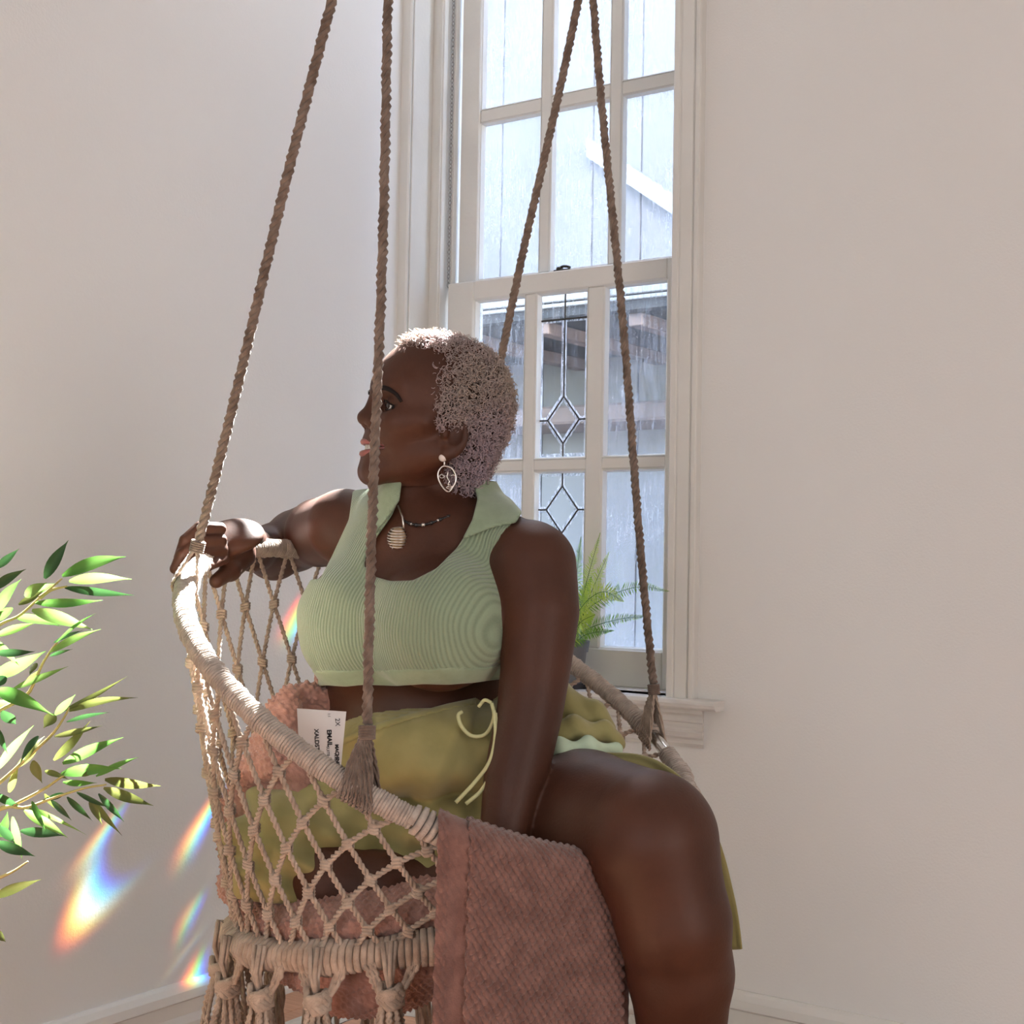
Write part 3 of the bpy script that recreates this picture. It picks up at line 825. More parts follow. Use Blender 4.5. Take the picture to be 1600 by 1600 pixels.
for j in range(5): rfoot += [cap(q3(800, 1350 + j * 11, 1.90), q3(828 - j * 4, 1352 + j * 12, 1.91), .011 - .001 * j, .009 - .001 * j, .006)]
larm = chain([(834, 884, 1.915, .058), (843, 955, 1.89, .0535), (836, 1050, 1.865, .046), (828, 1110, 1.85, .0435), (805, 1215, 1.825, .041), (786, 1310, 1.80, .031)], .022, .0)
lhand = [ell(q3(782, 1352, 1.81), (.040, .042, .020), None, .015)]
for j, (dx, ln) in enumerate(((-34, .9), (-14, 1.05), (6, 1.0), (26, .82))):
    b = q3(778 + dx, 1376, 1.80); lhand += [cap(b, b + np.array((dx * .0002, -.030 * ln, -.012)), .0095, .0085, .005), cap(b + np.array((dx * .0002, -.030 * ln, -.012)), b + np.array((dx * .0003, -.055 * ln, .004)), .0085, .007, .004)]
b = q3(815, 1345, 1.80); lhand += [cap(b, b + np.array((.030, -.020, -.012)), .013, .010, .008), cap(b + np.array((.030, -.020, -.012)), b + np.array((.040, -.045, -.016)), .010, .0085, .004)]
FORE = [(460, 848, 2.49, .050), (428, 862, 2.41, .047), (394, 858, 2.28, .033)]
rarm = chain([(536, 822, 2.14, .0555), (500, 832, 2.30, .054), (464, 842, 2.49, .052)], .022) + chain(FORE, .015)
hn = np.array((.02, .84, -.54)); hn /= np.linalg.norm(hn); hx = np.array((-.80, -.10, -.30)); hx -= hn * (hx @ hn); hx /= np.linalg.norm(hx); hand_R = [hx, np.cross(hn, hx), hn]
rhand = chain([(394, 858, 2.28, .033), (384, 846, 2.21, .030), (374, 842, 2.17, .024)], .015) + [ell(q3(364, 838, 2.125), (.047, .041, .0165), hand_R, .018), cap(q3(376, 858, 2.15), q3(346, 866, 2.10), .019, .014, .015)]
fing = [[(344, 826, 2.085), (312, 824, 2.065), (289, 844, 2.05), (279, 872, 2.045)], [(345, 844, 2.08), (308, 847, 2.055), (284, 866, 2.04), (273, 889, 2.035)],
        [(347, 860, 2.08), (314, 867, 2.05), (293, 879, 2.035), (279, 899, 2.03)], [(350, 874, 2.08), (326, 884, 2.045), (308, 895, 2.03), (297, 908, 2.025)]]
for j, f_ in enumerate(fing):
    r = [.0092, .0088, .0082, .0072]; r = [x * (1, 1.03, .98, .86)[j] for x in r]
    for i in range(3): rhand.append(cap(q3(*f_[i]), q3(*f_[i + 1]), r[i], r[i + 1], .0015 if i else .005))
for a_, b_, ra, rb in (((378, 868, 2.16), (360, 892, 2.11), .021, .015), ((360, 892, 2.11), (338, 908, 2.07), .0135, .0105)): rhand.append(cap(q3(*a_), q3(*b_), ra, rb, .008))

# body mesh: fine grids for head and hand, a coarser one for the rest, joined along the neck and wrist
body_p = torso + pelvis + lthigh + lshin + lfoot + rthigh + rshin + rfoot + larm + lhand + rarm + rhand + neck
gb = Grid((-.50, -.93, 1.52), (.34, .06, 2.62), .0034).apply(body_p)
V1, F1 = gb.mesh()
CUTV = q3(0, 758, 2.04)[1]
hand_c = q3(388, 856, 2.17)
wr = q3(402, 859, 2.31); wd = q3(392, 856, 2.27) - q3(428, 862, 2.41); wd /= np.linalg.norm(wd)
m = (V1[:, 1] < CUTV + .006) & ~((((V1 - wr) @ wd) > .006) & (V1[:, 0] < -.368) & (V1[:, 1] > -.14))
V1, F1 = keep(V1, F1, m)
gh = Grid(HO - np.array((.150, .165, .125)), HO + np.array((.130, .14, .13)), .0019).apply(neck[:1] + head + neck[1:])
V2, F2 = gh.mesh(); V2, F2 = keep(V2, F2, V2[:, 1] > CUTV - .004)
gr = Grid((-.535, -.14, 1.98), (-.345, .06, 2.42), .0019).apply(rarm + rhand)
V3, F3 = gr.mesh(); V3, F3 = keep(V3, F3, (((V3 - wr) @ wd) > -.002) & (V3[:, 0] < -.362))
V2 = smooth_v(V2, F2, 1, .4)
V = np.concatenate([smooth_v(V1, F1, 2), V2, smooth_v(V3, F3, 1, .4)]); Fc = np.concatenate([F1, F2 + len(V1), F3 + len(V1) + len(V2)])
pers = empty('person', CW(*q3(700, 1390, 2.02)), label='woman in green crop top sitting sideways in the hanging chair, head turned left', cat='person')
obj('body', new_mesh('body', to_world(V), Fc, skin), pers)

# crop top
fabric_top = bpy.data.materials.new('ribbed_jersey')
def rib_mat(m, col, col2, direction, period, depth):
    m.use_nodes = True; nt = m.node_tree; b = nt.nodes['Principled BSDF']; L = nt.links.new; N = nt.nodes.new
    tc = N('ShaderNodeTexCoord'); vm = N('ShaderNodeVectorMath'); vm.operation = 'DOT_PRODUCT'; vm.inputs[1].default_value = direction
    L(tc.outputs['Object'], vm.inputs[0])
    ml = N('ShaderNodeMath'); ml.operation = 'MULTIPLY'; ml.inputs[1].default_value = 2 * PI / period; L(vm.outputs['Value'], ml.inputs[0])
    sn = N('ShaderNodeMath'); sn.operation = 'SINE'; L(ml.outputs[0], sn.inputs[0])
    nz = N('ShaderNodeTexNoise'); nz.inputs['Scale'].default_value = 400; L(tc.outputs['Object'], nz.inputs['Vector'])
    ad = N('ShaderNodeMath'); ad.operation = 'ADD'; L(sn.outputs[0], ad.inputs[0]); L(nz.outputs['Fac'], ad.inputs[1])
    mr = N('ShaderNodeMapRange'); mr.inputs[1].default_value = -1; mr.inputs[2].default_value = .8; L(ad.outputs[0], mr.inputs[0])
    mx = N('ShaderNodeMix'); mx.data_type = 'RGBA'; mx.inputs['A'].default_value = (*col2, 1); mx.inputs['B'].default_value = (*col, 1)
    L(mr.outputs[0], mx.inputs['Factor']); L(mx.outputs['Result'], b.inputs['Base Color'])
    bp = N('ShaderNodeBump'); bp.inputs['Distance'].default_value = depth; L(ad.outputs[0], bp.inputs['Height']); L(bp.outputs[0], b.inputs['Normal'])
    b.inputs['Roughness'].default_value = .85; b.inputs['Sheen Weight'].default_value = .35; b.inputs['Specular IOR Level'].default_value = .2
tdir = rgt * .75 - fwd * .66
rib_mat(fabric_top, (.285, .36, .24), (.185, .245, .16), tuple(tdir), .0046, .0006)
plain_top = mat('plain_jersey', (.285, .36, .245), .85, .2, color2=(.25, .325, .215), vscale=70, bump=.0004, bscale=700, sheen=.35)

def garment(base_prims, off, poly_front, poly_back, wmid, lo, hi, h, disp=None, inner=None, fold=None, wm=None):
    g = Grid(lo, hi, h).apply(base_prims)
    g.d -= off
    if inner is not None:
        pass
    idx, x, y, z = g.near(.022)
    if disp is not None: g.d[idx] -= disp(x, y, z).astype(np.float32)
    px = 800 + F * x / z; py = 800 - F * y / z
    df = polysdf(px, py, poly_front) * z / F
    if poly_back is not None:
        wm_ = wmid(x, y) if callable(wmid) else wmid
        db = polysdf(px, py, poly_back) * z / F
        df = np.where(z < wm_, df, db)
    g.d[idx] = np.maximum(g.d[idx], df)
    # far from the surface nothing may remain
    V_, F_ = g.mesh(); 
    return V_, F_
top_poly = [(555, 740), (600, 735), (628, 772), (612, 806), (590, 838), (573, 862), (569, 884), (582, 900), (610, 908), (645, 907), (682, 888), (714, 856), (738, 818), (748, 775),
            (738, 735), (775, 735), (818, 796), (806, 812), (786, 836), (775, 868), (777, 900), (788, 925), (812, 990), (812, 1058), (776, 1061), (740, 1066), (700, 1069), (660, 1068), (620, 1071), (570, 1069), (540, 1072), (512, 1070), (440, 1075), (440, 905), (500, 905), (519, 868), (545, 812)]
top_back = [(555, 740), (600, 750), (640, 775), (690, 785), (738, 770), (748, 735), (775, 735), (818, 796), (806, 812), (800, 860), (810, 925), (900, 990), (900, 1058), (776, 1061), (512, 1070), (440, 1075), (440, 905), (500, 905), (519, 868), (545, 812)]
def top_fold(x, y, z):
    # loose hem flare and a few soft drags
    return .0035 * np.clip((-.24 - y) / .03, 0, 1) * (1 + .4 * np.sin(x * 90)) + .0010 * np.sin(x * 60 + y * 90)
Vt, Ft = garment(torso + neck[:0], .0075, top_poly, top_back, lambda x, y: 2.06 + 0 * x, (-.36, -.30, 1.78), (.12, .07, 2.26), .0030, top_fold)
top = obj('crop_top', new_mesh('crop_top', to_world(smooth_v(Vt, Ft, 1)), Ft, fabric_top), pers, label='pale green ribbed sleeveless crop top')
# hem band
hem_poly = [(440, 1052), (512, 1046), (600, 1046), (660, 1044), (740, 1042), (812, 1036), (812, 1059), (776, 1062), (740, 1067), (700, 1070), (660, 1069), (620, 1072), (570, 1070), (540, 1073), (512, 1071), (440, 1076)]
Vh, Fh = garment(torso, .0088, hem_poly, None, 0, (-.36, -.30, 1.78), (.12, -.15, 2.26), .0030, top_fold)
obj('hem_band', new_mesh('hem_band', to_world(smooth_v(Vh, Fh, 1)), Fh, plain_top), top)
# turned-down collar: two lapels and the stand behind the neck
lap_r = [(738, 748), (775, 752), (816, 800), (806, 817), (770, 824), (722, 843), (738, 812), (746, 780)]
lap_l = [(585, 752), (628, 752), (624, 782), (604, 812), (582, 838), (578, 812), (588, 780)]
for pol, nm in ((lap_r, 'collar'), (lap_l, 'collar')):
    Vc, Fc_ = garment(torso + neck, .0135, pol, None, 0, (-.30, -.06, 1.82), (.06, .08, 2.30), .0026, lambda x, y, z: .002 * np.sin(x * 70 + y * 50))
    mk_ = Vc[:, 2] < 2.12
    Vc, Fc_ = keep(Vc, Fc_, mk_)
    obj(nm, new_mesh(nm, to_world(smooth_v(Vc, Fc_, 1)), Fc_, plain_top), top)
Vc, Fc_ = garment(neck, .012, [(615, 752), (648, 772), (690, 782), (735, 770), (750, 742), (775, 770), (750, 800), (690, 812), (640, 800), (610, 780)], None, 0, (-.22, -.06, 1.90), (.02, .10, 2.20), .0028)
Vc, Fc_ = keep(Vc, Fc_, Vc[:, 2] > 2.055)
obj('collar', new_mesh('collar', to_world(Vc), Fc_, plain_top), top)

# shorts
shorts_m = mat('olive_green_linen', (.31, .28, .12), .8, .25, color2=(.26, .235, .09), vscale=16, bump=.0010, bscale=38, sheen=.2)
lining = mat('pale_green_lining', (.50, .62, .46), .8, .2, bump=.0008, bscale=40)
sh_poly = [(420, 1215), (500, 1170), (580, 1136), (640, 1117), (700, 1101), (778, 1085), (860, 1070), (920, 1075), (985, 1150), (968, 1172), (930, 1176), (895, 1184), (862, 1200), (842, 1225), (830, 1330), (830, 1420), (640, 1420), (600, 1400), (560, 1402), (480, 1412), (420, 1412), (340, 1400), (340, 1260)]
def folds(x, y, z):
    return 1.5 * (.0030 * np.sin(x * 55 + 9 * np.sin(y * 14) + z * 30) + .0022 * np.sin(y * 90 + x * 34 + 3 * np.sin(x * 22)) + .0016 * np.sin(x * 130 - y * 60)
            + .006 * np.clip((-x - .30) / .1, 0, 1) * np.sin(y * 70 + z * 50))
sh_prims = [ell(q3(668, 1162, 1.99), (.150, .068, .145), None, .010), ell(q3(735, 1298, 1.98), (.150, .078, .150), None, .006), ell(q3(800, 1235, 2.05), (.128, .118, .105), None, .03)] \
    + chain([(650, 1318, 2.0, .102), (540, 1322, 1.96, .097), (452, 1330, 1.91, .079)], .012) + chain([(790, 1290, 1.98, .105), (850, 1290, 1.915, .098)], .03)
def shd(x, y, z): return folds(x, y, z)
Vs, Fs_ = garment(sh_prims, .010, sh_poly, None, 0, (-.44, -.60, 1.74), (.20, -.20, 2.26), .0032, shd)
shorts = obj('shorts', new_mesh('shorts', to_world(smooth_v(Vs, Fs_, 1)), Fs_, shorts_m), pers, label='olive green high-waisted linen shorts')
# waistband edge
wb = [(500, 1168), (580, 1134), (640, 1115), (700, 1099), (778, 1083), (860, 1068), (860, 1078), (778, 1093), (700, 1109), (640, 1125), (580, 1145), (500, 1180)]
Vw, Fw = garment(sh_prims, .0125, wb, None, 0, (-.44, -.50, 1.74), (.20, -.20, 2.26), .0030, shd)
obj('waistband', new_mesh('waistband', to_world(Vw), Fw, shorts_m), shorts)
# gathered leg opening at the hip: three lobes of cloth showing the pale lining
for (pts, r, mm) in (([(872, 1078, 2.02), (885, 1105, 1.99), (925, 1118, 1.98), (940, 1140, 1.98)], (.020, .026, .018), shorts_m),
                     ([(858, 1150, 1.93), (890, 1140, 1.93), (940, 1142, 1.95), (962, 1160, 1.96)], (.012, .017, .012), shorts_m),
                     ([(858, 1188, 1.90), (875, 1174, 1.89), (920, 1166, 1.90), (960, 1172, 1.93)], (.014, .015, .010), lining)):
    pr = []
    for i in range(3): pr.append(cap(q3(*pts[i]), q3(*pts[i + 1]), r[min(i, 2)], r[min(i + 1, 2)], .012))
    g = Grid(np.array((-.02, -.40, 1.80)), np.array((.18, -.20, 2.10)), .0028).apply(pr)
    Vl, Fl = g.mesh(); nn = vnormals(Vl, Fl); Vl = Vl + nn * (.0025 * np.sin(Vl[:, 0] * 160 + Vl[:, 1] * 90))[:, None]
    obj('leg_gather', new_mesh('leg_gather', to_world(Vl), Fl, mm), shorts)
def sheet(name, mt, fn, nu, nv, thick=.0025, parent=None, smooth=True, **k):
    """cloth sheet from a function (a,b in 0..1) -> world point, with real thickness"""
    G = np.array([[list(fn(i / (nu - 1), j / (nv - 1))) for j in range(nv)] for i in range(nu)])
    du = np.gradient(G, axis=0); dv = np.gradient(G, axis=1); n_ = np.cross(du, dv); n_ /= np.maximum(np.linalg.norm(n_, axis=2, keepdims=True), 1e-12)
    A_ = (G + n_ * thick / 2).reshape(-1, 3); B_ = (G - n_ * thick / 2).reshape(-1, 3); n0 = nu * nv
    f = []
    for i in range(nu - 1):
        for j in range(nv - 1):
            a = i * nv + j; f.append((a, a + nv, a + nv + 1, a + 1)); f.append((a + n0, a + 1 + n0, a + nv + 1 + n0, a + nv + n0))
    for i in range(nu - 1):
        for j in (0, nv - 1):
            a = i * nv + j; b = a + nv; f.append((a, b, b + n0, a + n0) if j else (b, a, a + n0, b + n0))
    for j in range(nv - 1):
        for i in (0, nu - 1):
            a = i * nv + j; b = a + 1; f.append((a, b, b + n0, a + n0) if i == 0 else (b, a, a + n0, b + n0))
    return obj(name, new_mesh(name, np.concatenate([A_, B_]), np.array(f), mt, smooth), parent, **k)
outer_e = spline([(930, 1176, 1.90), (1000, 1180, 1.86), (1045, 1200, 1.83), (1085, 1240, 1.81), (1122, 1310, 1.80), (1148, 1400, 1.80), (1158, 1483, 1.80)], 60)
inner_e = spline([(930, 1200, 1.89), (985, 1210, 1.86), (1025, 1232, 1.84), (1050, 1275, 1.84), (1075, 1340, 1.84), (1100, 1410, 1.835), (1120, 1484, 1.83)], 60)
def flap(a, b):
    i = min(int(a * 59), 59); p = inner_e[i] * (1 - b) + outer_e[i] * b
    return P(p[0] + .8 * math.sin(a * 21), p[1], p[2] + .004 * math.sin(b * 9 + a * 6))
sheet('hanging_flap', shorts_m, flap, 60, 10, .003, shorts)
# drawstring: knot, loop and two tails
q = MB()
def sp(pts, r, n=28): q.tube([P(p[0], p[1], p[2] - .020) for p in spline(pts, n)], r, 7)
sp([(768, 1098, 1.86), (772, 1120, 1.858), (760, 1146, 1.86), (738, 1150, 1.862), (722, 1136, 1.862), (716, 1118, 1.868), (722, 1112, 1.872)], .0026)
sp([(768, 1098, 1.86), (757, 1094, 1.862), (748, 1104, 1.866)], .0024)
sp([(772, 1110, 1.85), (774, 1150, 1.84), (765, 1190, 1.83), (742, 1222, 1.835), (712, 1254, 1.83)], .0026)
sp([(774, 1114, 1.85), (777, 1160, 1.84), (768, 1205, 1.83), (752, 1235, 1.83), (728, 1256, 1.83)], .0026)
q.build('drawstring', mat('drawstring_cord', (.55, .55, .30), .8, .2), shorts, smooth=True)

# hair: a close cap of volume covered with small coils
hair_dark = mat('hair_underlayer', (.045, .03, .022), .8, .2, bump=.002, bscale=160)  # dark tone of the volume that fills the gaps between curls
hair_m = mat('blonde_lilac_curls', (.56, .47, .35), .55, .4, color2=(.52, .41, .47), vscale=4, trans=.2)
hp = [hell((-.012, 0, .022), (.089, .080, .082), .02), hell((-.040, 0, -.018), (.058, .068, .070), .03), hell((-.046, 0, -.078), (.034, .050, .045), .03), hell((.026, 0, .080), (.046, .050, .022), .02), hell((.004, .070, -.008), (.022, .012, .034), .01), hell((.004, -.070, -.008), (.022, .012, .034), .01)]
cut = [hell((.100, 0, -.005), (.074, .090, .082), .012, 's'), hell((.075, 0, -.085), (.085, .09, .085), .01, 's'), hell((.0, .088, -.048), (.026, .022, .030), .006, 's'), hell((.0, -.088, -.048), (.026, .022, .030), .006, 's')]
ghr = Grid(HO - np.array((.14, .17, .14)), HO + np.array((.15, .16, .15)), .0032).apply(hp + cut)
Vr, Fr = ghr.mesh(); Nr = vnormals(Vr, Fr)
hair = empty('hair', Vector(CW(*HO)) - wpos(pers), pers, label='short blonde curls with a lilac tint')
Vr2 = Vr - Nr * .006
obj('hair_volume', new_mesh('hair_volume', to_world(Vr2), Fr, hair_dark), hair)
rng = np.random.default_rng(5)
# keep curls off the cut inner faces (towards the skull) by testing the head surface distance
def headdist(Pt):
    loc = (Pt - HO) @ HR.T
    return np.sqrt(((loc[:, 0] + .002) / .099) ** 2 + (loc[:, 1] / .074) ** 2 + ((loc[:, 2] - .022) / .086) ** 2) - 1
cand = np.nonzero(headdist(Vr) > -.02)[0]
sel = rng.choice(cand, 7600)
nseg = 9; vs = []; fs = []
tt = np.linspace(0, 1, nseg)
base_i = 0
P0 = Vr[sel] - Nr[sel] * .006; Nn = Nr[sel] + rng.normal(size=(len(sel), 3)) * .45; Nn /= np.linalg.norm(Nn, axis=1, keepdims=True)
A1 = np.cross(Nn, rng.normal(size=(len(sel), 3))); A1 /= np.linalg.norm(A1, axis=1, keepdims=True); A2 = np.cross(Nn, A1)
R0 = rng.uniform(.0018, .0042, len(sel)); TW = rng.uniform(5, 9, len(sel)); LN = rng.uniform(.006, .015, len(sel)); TH = rng.uniform(.0007, .0013, len(sel))
for i, t in enumerate(tt):
    an = t * TW; c = P0 + Nn * (LN * t)[:, None] + A1 * (np.cos(an) * R0)[:, None] + A2 * (np.sin(an) * R0)[:, None]
    tang = Nn * LN[:, None] + (-A1 * np.sin(an)[:, None] + A2 * np.cos(an)[:, None]) * (R0 * TW)[:, None]
    tang /= np.linalg.norm(tang, axis=1, keepdims=True); b1 = np.cross(tang, A1 + .3 * Nn); b1 /= np.linalg.norm(b1, axis=1, keepdims=True); b2 = np.cross(tang, b1)
    r = TH * (1 - .6 * t)
    vs.append(np.stack([c + (b1 * math.cos(2 * PI * k / 3) + b2 * math.sin(2 * PI * k / 3)) * r[:, None] for k in range(3)], 1))
VS = np.stack(vs, 1)                     # curls, segs, 3, 3
nc = len(sel); idx = np.arange(nc * nseg * 3).reshape(nc, nseg, 3)
Q = []
for k in range(3):
    k2 = (k + 1) % 3; Q.append(np.stack([idx[:, :-1, k], idx[:, :-1, k2], idx[:, 1:, k2], idx[:, 1:, k]], -1).reshape(-1, 4))
obj('curls', new_mesh('curls', to_world(VS.reshape(-1, 3)), np.concatenate(Q), hair_m), hair, kind='stuff')

def surf(s_, h_, lift=.0, f1=.135, f0=.03):
    f_ = f1
    while f_ > f0:
        p = (H(f_, s_, h_) - gh.lo) / gh.h; i = np.floor(p).astype(int); t = p - i
        if (i >= 0).all() and (i < gh.n - 1).all():
            c = gh.d[i[0]:i[0] + 2, i[1]:i[1] + 2, i[2]:i[2] + 2]
            c = c[0] * (1 - t[0]) + c[1] * t[0]; c = c[0] * (1 - t[1]) + c[1] * t[1]; c = c[0] * (1 - t[2]) + c[1] * t[2]
            if c < 0: break
        f_ -= .0006
    return Vector(CW(*H(f_ + lift, s_, h_)))
# eyes, brows, lips, teeth
white = mat('eye_white', (.62, .58, .56), .25, .5); iris = mat('dark_iris', (.02, .012, .01), .15, .6)
brow_m = mat('brow_and_lash', (.012, .008, .008), .8, .2); lip_m = mat('rosy_brown_lips', (.27, .085, .075), .35, .5); tooth = mat('teeth', (.75, .70, .62), .3, .5)
def hw(f, s, h): return Vector(CW(*H(f, s, h)))
for sd in (1, -1):
    e = MB(); e.lathe(hw(.0735, .0335 * sd, -.0125), [(.0128 * math.sin(PI * t / 14), -.0128 * math.cos(PI * t / 14)) for t in range(1, 14)], 20)
    eb = e.build('eyeball', white, pers, smooth=True)
    ir = MB(); c = hw(.0735, .0335 * sd, -.0125); g_ = (hw(.09, .032 * sd + .0045, -.0135) - c).normalized()
    ir.lathe(c, [(.0062, .0108), (.0055, .0122), (.003, .0130), (.001, .0132)], 16, g_); ir.build('iris', iris, eb, smooth=True)
    b = MB(); pts = [(0, .012 * sd, .0030), (0, .025 * sd, .0085), (0, .038 * sd, .0085), (0, .050 * sd, .0020), (0, .0575 * sd, -.0080)]
    b.tube([surf(p[1], p[2], .0004) for p in spline(pts, 14)], [.0015 + .0018 * math.sin(PI * (i + 2) / 17) for i in range(14)], 7); b.build('eyebrow', brow_m, pers, smooth=True)
    b = MB(); pts = [(0, .0230 * sd, -.0135), (0, .029 * sd, -.0088), (0, .037 * sd, -.0088), (0, .0465 * sd, -.0145), (0, .0540 * sd, -.0190)]
    b.tube([surf(p[1], p[2], .0006) for p in spline(pts, 14)], [.0013 + .0012 * i / 14 for i in range(14)], 6)
    pts = [(0, .0230 * sd, -.0155), (0, .031 * sd, -.0200), (0, .039 * sd, -.0202), (0, .0485 * sd, -.0175)]
    b.tube([surf(p[1], p[2], .0004) for p in spline(pts, 12)], .0008, 5)
    for t in range(11):
        p = spline([(0, .027 * sd, -.0092), (0, .037 * sd, -.0088), (0, .0480 * sd, -.0155)], 11)[t]; p0 = surf(p[1], p[2]); vf, vs_, vh = [(RM.T @ a_) for a_ in (HF, HS, HU)]; vf, vs_, vh = Vector(vf), Vector(vs_), Vector(vh)
        b.tube([p0, p0 + vf * .0035 + vs_ * .0015 * sd + vh * .0008, p0 + vf * .006 + vs_ * .003 * sd + vh * .0035], [.0004, .0003, .0001], 3)
    b.build('eyelashes', brow_m, pers, smooth=True)
def mouth_curve(dz, df, w, n=24, corner=.0):
    out = []
    for i in range(n):
        t = -1 + 2 * i / (n - 1); s_ = t * w
        f_ = .1005 + df - .026 * t * t; h_ = -.0735 + dz * (1 - t * t) + .0050 * t * t
        out.append((f_, s_, h_))
    return out
b = MB(); pts = mouth_curve(.0082, .0005, .0370)
b.tube([hw(*p) for p in pts], [.0012 + .0030 * (1 - (2 * i / 23 - 1) ** 2) ** .8 for i in range(24)], 8)
b.build('upper_lip', lip_m, pers, smooth=True)
b = MB(); pts = mouth_curve(-.0088, -.0012, .0370)
b.tube([hw(*p) for p in pts], [.0012 + .0036 * (1 - (2 * i / 23 - 1) ** 2) ** .8 for i in range(24)], 8)
b.build('lower_lip', lip_m, pers, smooth=True)
b = MB()
for i in range(10):
    t = (i - 4.5) / 4.5; c = Vector(H(.0950 - .018 * t * t, t * .024, -.0705 + .002 * t * t)); 
    a = Vector(HS) * .0025; up = Vector(HU) * .0052; fr = Vector(HF) * .002
    vv = [c + x * a + y * up + z * fr for x in (-1, 1) for y in (-1, 1) for z in (-1, 1)]
    vv = [CW(*p) for p in vv]
    b.add(vv, [(0, 1, 3, 2), (4, 6, 7, 5), (0, 4, 5, 1), (2, 3, 7, 6), (0, 2, 6, 4), (1, 5, 7, 3)])
b.build('teeth', tooth, pers)

# jewellery
silver = mat('silver', (.78, .75, .72), .28, .5, metal=1); pearl = mat('pearl', (.78, .70, .66), .25, .5, coat=.5); black = mat('black_bead', (.012, .012, .014), .25, .6)
ec = q3(692, 715, 1.93)
ear = empty('earring', CW(*ec) - wpos(pers), pers, label='silver face-outline drop earring with pearl stud')
b = MB(); b.lathe(CW(*ec), [(.0058 * math.sin(PI * t / 12), -.0058 * math.cos(PI * t / 12)) for t in range(1, 12)], 18); b.build('pearl_stud', pearl, ear, smooth=True)
def wire(pts, r=.0008, n=20, nm='wire_outline', w=1.93, m=silver, par=None):
    q = MB(); q.tube([P(x, y, w) for x, y in spline(pts, n)[:, :2]], r, 6); return q.build(nm, m, par or ear, smooth=True)
wire([(694, 721), (694.5, 727)], .0011, 4, 'link')
wire([(695, 728), (705, 731), (711.5, 741), (712, 752), (707, 762), (702, 768), (696, 766), (689, 757), (684.5, 746), (685, 737), (690, 730), (695, 728)], .0011, 50)
wire([(700, 738), (698.5, 745), (702, 752), (700, 757), (704, 758)], .0008, 24)
wire([(686, 744), (690, 741.5), (694.5, 744.5), (690, 747), (686, 744)], .0007, 18)
wire([(704, 744), (708, 742), (712, 744)], .0007, 10)
wire([(697, 762), (700, 760), (703, 761), (707, 759.5), (703, 764), (697, 762)], .0007, 18)
nk = empty('necklace', CW(*q3(640, 815, 1.96)) - wpos(pers), pers, label='black bead choker with silver wire-wrapped stone pendant')
npts = spline([(612, 792, 2.02), (622, 806, 1.965), (640, 818, 1.935), (662, 820, 1.928), (690, 811, 1.935), (715, 800, 1.955), (738, 784, 1.995), (748, 770, 2.04)], 60)
for i, p in enumerate(npts[1:-1]):
    r = .0030 if i % 4 == 0 else .0020
    b = MB(); dz = .002 if i % 4 == 0 else 0
    b.lathe(P(p[0], p[1] + dz, p[2]), [(r * math.sin(PI * t / 7), -r * math.cos(PI * t / 7)) for t in range(1, 7)], 8); b.build('bead', silver if i % 7 == 3 else black, nk, smooth=True)
q = MB(); q.tube([P(622, 790, 1.955), P(629, 808, 1.935), P(631, 826, 1.93)], .0013, 6); q.build('cord', silver, nk, smooth=True)
stone = mat('amber_stone', (.42, .30, .18), .3, .5, var=.4, vscale=60)
pc = q3(622, 841, 1.93); g = Grid(pc - .022, pc + .022, .0012).apply([ell(pc, (.011, .015, .008), None, .005)])
Vp, Fp = g.mesh(); pd = obj('pendant', new_mesh('pendant', to_world(Vp), Fp, stone), nk)
q = MB(); pts = []
for i in range(150):
    t = i / 149; an = 2 * PI * 7.5 * t; z_ = .014 - .028 * t; rr = math.sqrt(max(.02, 1 - (z_ / .016) ** 2))
    pts.append(CW(*(pc + np.array((math.cos(an) * .0135 * rr - .001, z_ + .0015 * math.sin(an), math.sin(an) * .0105 * rr)))))
q.tube(pts, .0009, 5); q.build('wire_wrap', silver, pd, smooth=True)
# ------------------------------------------------------------------ knitted things
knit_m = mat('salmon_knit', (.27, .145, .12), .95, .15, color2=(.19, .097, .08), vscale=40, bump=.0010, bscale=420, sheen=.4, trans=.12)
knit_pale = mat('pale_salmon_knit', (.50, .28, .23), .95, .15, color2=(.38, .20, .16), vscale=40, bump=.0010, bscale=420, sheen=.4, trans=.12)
def soft(name, prims, lo, hi, h, m, parent=None, amp=.0024, p=.0120, cut=None, **k):
    g = Grid(lo, hi, h).apply(prims); V_, F_ = g.mesh(); n_ = vnormals(V_, F_); V_ = knit(V_, n_, amp, p)
    return obj(name, new_mesh(name, to_world(V_), F_, m), parent, **k)
cR = np.array([BA, BN, BB])
def bc(a, b, c): return BC + BA * a + BN * b + BB * c
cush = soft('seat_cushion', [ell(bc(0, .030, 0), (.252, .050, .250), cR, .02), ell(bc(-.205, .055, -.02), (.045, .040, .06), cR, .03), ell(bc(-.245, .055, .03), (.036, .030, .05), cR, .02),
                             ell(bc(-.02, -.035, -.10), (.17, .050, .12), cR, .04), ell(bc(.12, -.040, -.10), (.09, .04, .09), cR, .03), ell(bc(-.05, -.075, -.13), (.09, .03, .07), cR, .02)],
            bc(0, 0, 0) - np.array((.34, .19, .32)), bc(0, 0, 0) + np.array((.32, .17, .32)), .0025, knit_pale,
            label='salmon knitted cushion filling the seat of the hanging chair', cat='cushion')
throw = empty('bunched_throw', CW(*q3(430, 1260, 1.95)), label='salmon knitted throw bunched behind the seated woman with a white tag', cat='throw')
def tubes(lst, k=.015):
    out = []
    for l in lst:
        for i in range(len(l) - 1): out.append(cap(q3(*l[i][:3]), q3(*l[i + 1][:3]), l[i][3], l[i + 1][3], k))
    return out
